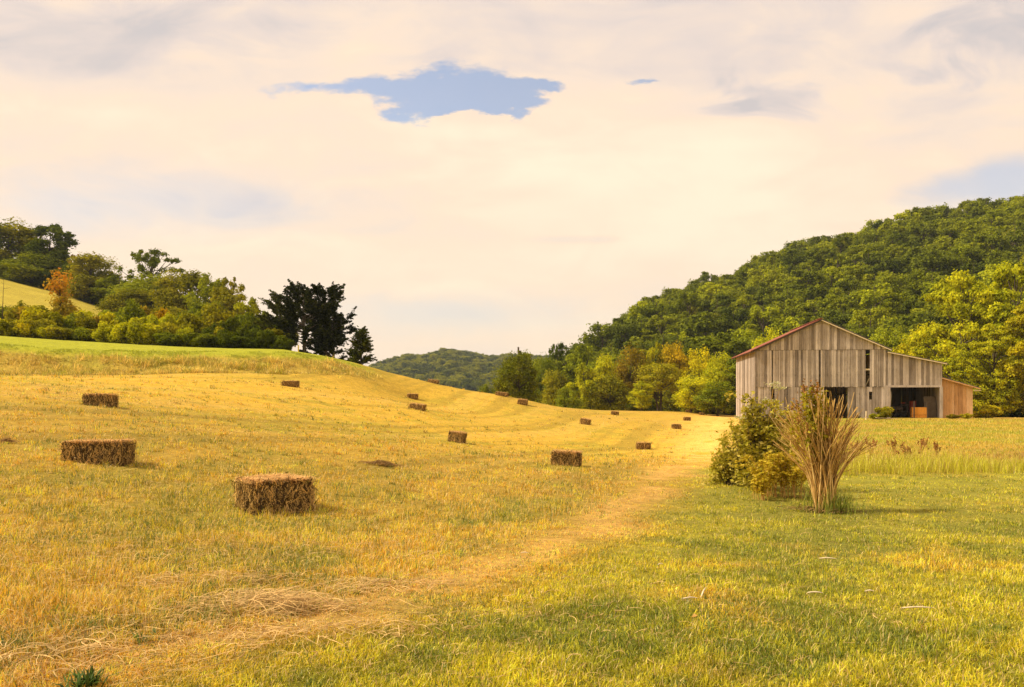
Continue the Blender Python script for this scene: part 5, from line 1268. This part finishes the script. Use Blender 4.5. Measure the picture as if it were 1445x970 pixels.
feathery(1072, 693, 14.4, 30, 668, 14, 14, 'small feathery yellow sprig before the tall bush')

def dock_weeds():
    rng = np.random.default_rng(15); lab = {}
    spots = [(1208, 622, 26.5), (1229, 619, 30.5), (1263, 617, 29), (1283, 629, 25.2), (1299, 616, 31), (1322, 624, 27.5)]
    nm = ['leftmost of six brown seed-headed weeds before the barn', 'second from left of six brown weeds in the meadow', 'third from left of six brown weeds in the meadow', 'fourth from left of six brown weeds in the meadow', 'fifth from left of six brown weeds in the meadow', 'rightmost of six brown seed-headed weeds before the shed']
    for k, (px, top, d) in enumerate(spots):
        x = PX(px, d); z = G(x, d); H = PZ(top, d) - z; T, S = Bag(), Bag()
        for i in range(7):
            tip = np.array([rng.normal() * .16, rng.normal() * .14, H * rng.uniform(.7, 1.02)]); T.tube([(0, 0, 0), tip * .5 + np.array([0, 0, .05]), tip], [.012, .01, .006], 4, .2)
            n = 26; t = rng.uniform(.72, 1.03, n)[:, None]; S.leaves(tip * t + rng.normal(size=(n, 3)) * .022, rng.normal(size=(n, 3)), .042, rng.uniform(0, 1, n), 1.5, 0, rng)
        e = empty('dock_weed', (x, d, z)); obj('stems', T.build('stems', [M_STALK]), e); obj('seed_heads', S.build('seed_heads', [M_SEED]), e); tag(e, nm[k], 'weed', 'brown weeds in the meadow')
dock_weeds()

def green_weed(px, py, n, hgt, label, seed, col=(.08, .14, .025)):
    rng = np.random.default_rng(seed); d = EYE * FP / (py - HY); x = PX(px, d); z = G(x, d)
    xx = rng.normal(size=n) * .045; yy = rng.normal(size=n) * .04; c = np.array([col]) * rng.uniform(.5, 1.6, (n, 1))
    o = blades('weed', xx, yy, rng.uniform(.5, 1.1, n) * hgt, rng.uniform(.010, .020, n), rng.uniform(.2, 1.2, n), c, rng, z=ground(x + xx, d + yy) - z); o.location = (x, d, z); tag(o, label, 'weed')
green_weed(120, 968, 95, .15, 'dark green broad-bladed weed at the bottom left corner', 1)
green_weed(205, 905, 45, .10, 'small green weed up and right of the corner weed', 2, (.12, .17, .03))
green_weed(20, 915, 45, .10, 'small green weed at the left picture edge near the bottom', 3, (.12, .17, .03))

def sticks():
    rng = np.random.default_rng(55)
    S = [(1295, 863, 47, .02, 'straight'), (1168, 784, 24, -.15, 'slim'), (992, 843, 20, .9, 'bent'), (973, 851, 24, -.2, 'curved'), (1150, 841, 22, -.05, 'flat'), (1227, 838, 14, .1, 'short'), (740, 783, 10, 0, 'bluish'), (932, 797, 9, .5, 'little')]
    L = ['longest pale stick on the lawn at right', 'pale sliver of stalk on the lawn below the cane clump', 'bent upright tip of pale straw on the lawn', 'curved pale straw lying on the lawn at centre', 'flat pale flake on the lawn left of the longest stick', 'short pale chip above the longest stick', 'tiny pale chip on the dry strip', 'tiny pale chip on the lawn right of the dry strip']
    for (px, py, w, yaw, k), lb in zip(S, L):
        d = EYE * FP / (py - HY); x = PX(px, d); z = G(x, d); ln = w / FP * d; b = Bag(); t = np.linspace(-.5, .5, 6)
        P = np.stack([t * ln * cos(yaw), t * ln * sin(yaw) * .8 + .02 * np.sin(t * 4) * (k in ('bent', 'curved')), .040 + .004 * np.cos(t * 5) + (t * ln * .5 if k == 'bent' else 0)], 1)
        b.tube(P, np.array([.003, .006, .0065, .006, .005, .002]), 6, .9); o = obj('stick', b.build('stick', [M_PALE], True), None, (x, d, z)); tag(o, lb, 'stick', 'pale sticks and chips on the lawn')
    for (px, py, lb) in ((237, 948, 'white curled leaf near the bottom left corner'), (192, 940, 'pale folded leaf beside the dark green weed'), (980, 885, 'pale fallen leaf on the lawn near the bottom centre')):
        d = EYE * FP / (py - HY); x = PX(px, d); z = G(x, d); b = Bag(); s = .022
        V = [(-s, 0, .05), (0, -s * .5, .055), (s, 0, .06), (0, s * .5, .075), (0, 0, .052)]; V += [(a, c, q + .002) for a, c, q in V]
        F = [(0, 1, 4), (1, 2, 4), (2, 3, 4), (3, 0, 4), (6, 5, 9), (7, 6, 9), (8, 7, 9), (5, 8, 9)]
        b.add(V, F, .5); o = obj('fallen_leaf', b.build('fallen_leaf', [M_STALK]), None, (x, d, z + .01)); tag(o, lb, 'leaf')
sticks()

# ------------------------------------------------------------------ haze
def haze():
    def f(b, out):
        v = b.n('ShaderNodeVolumePrincipled'); v.inputs['Color'].default_value = (.74, .87, 1.0, 1); v.inputs['Density'].default_value = .00015; v.inputs['Anisotropy'].default_value = .2
        b.l(v.outputs[0], out.inputs['Volume'])
    m = mat('hazy_air', f); b = Bag(); b.box((0, 0, 70), (1290, 1290, 105)); o = obj('haze', b.build('haze', [m])); tag(o, kind='stuff')
haze()
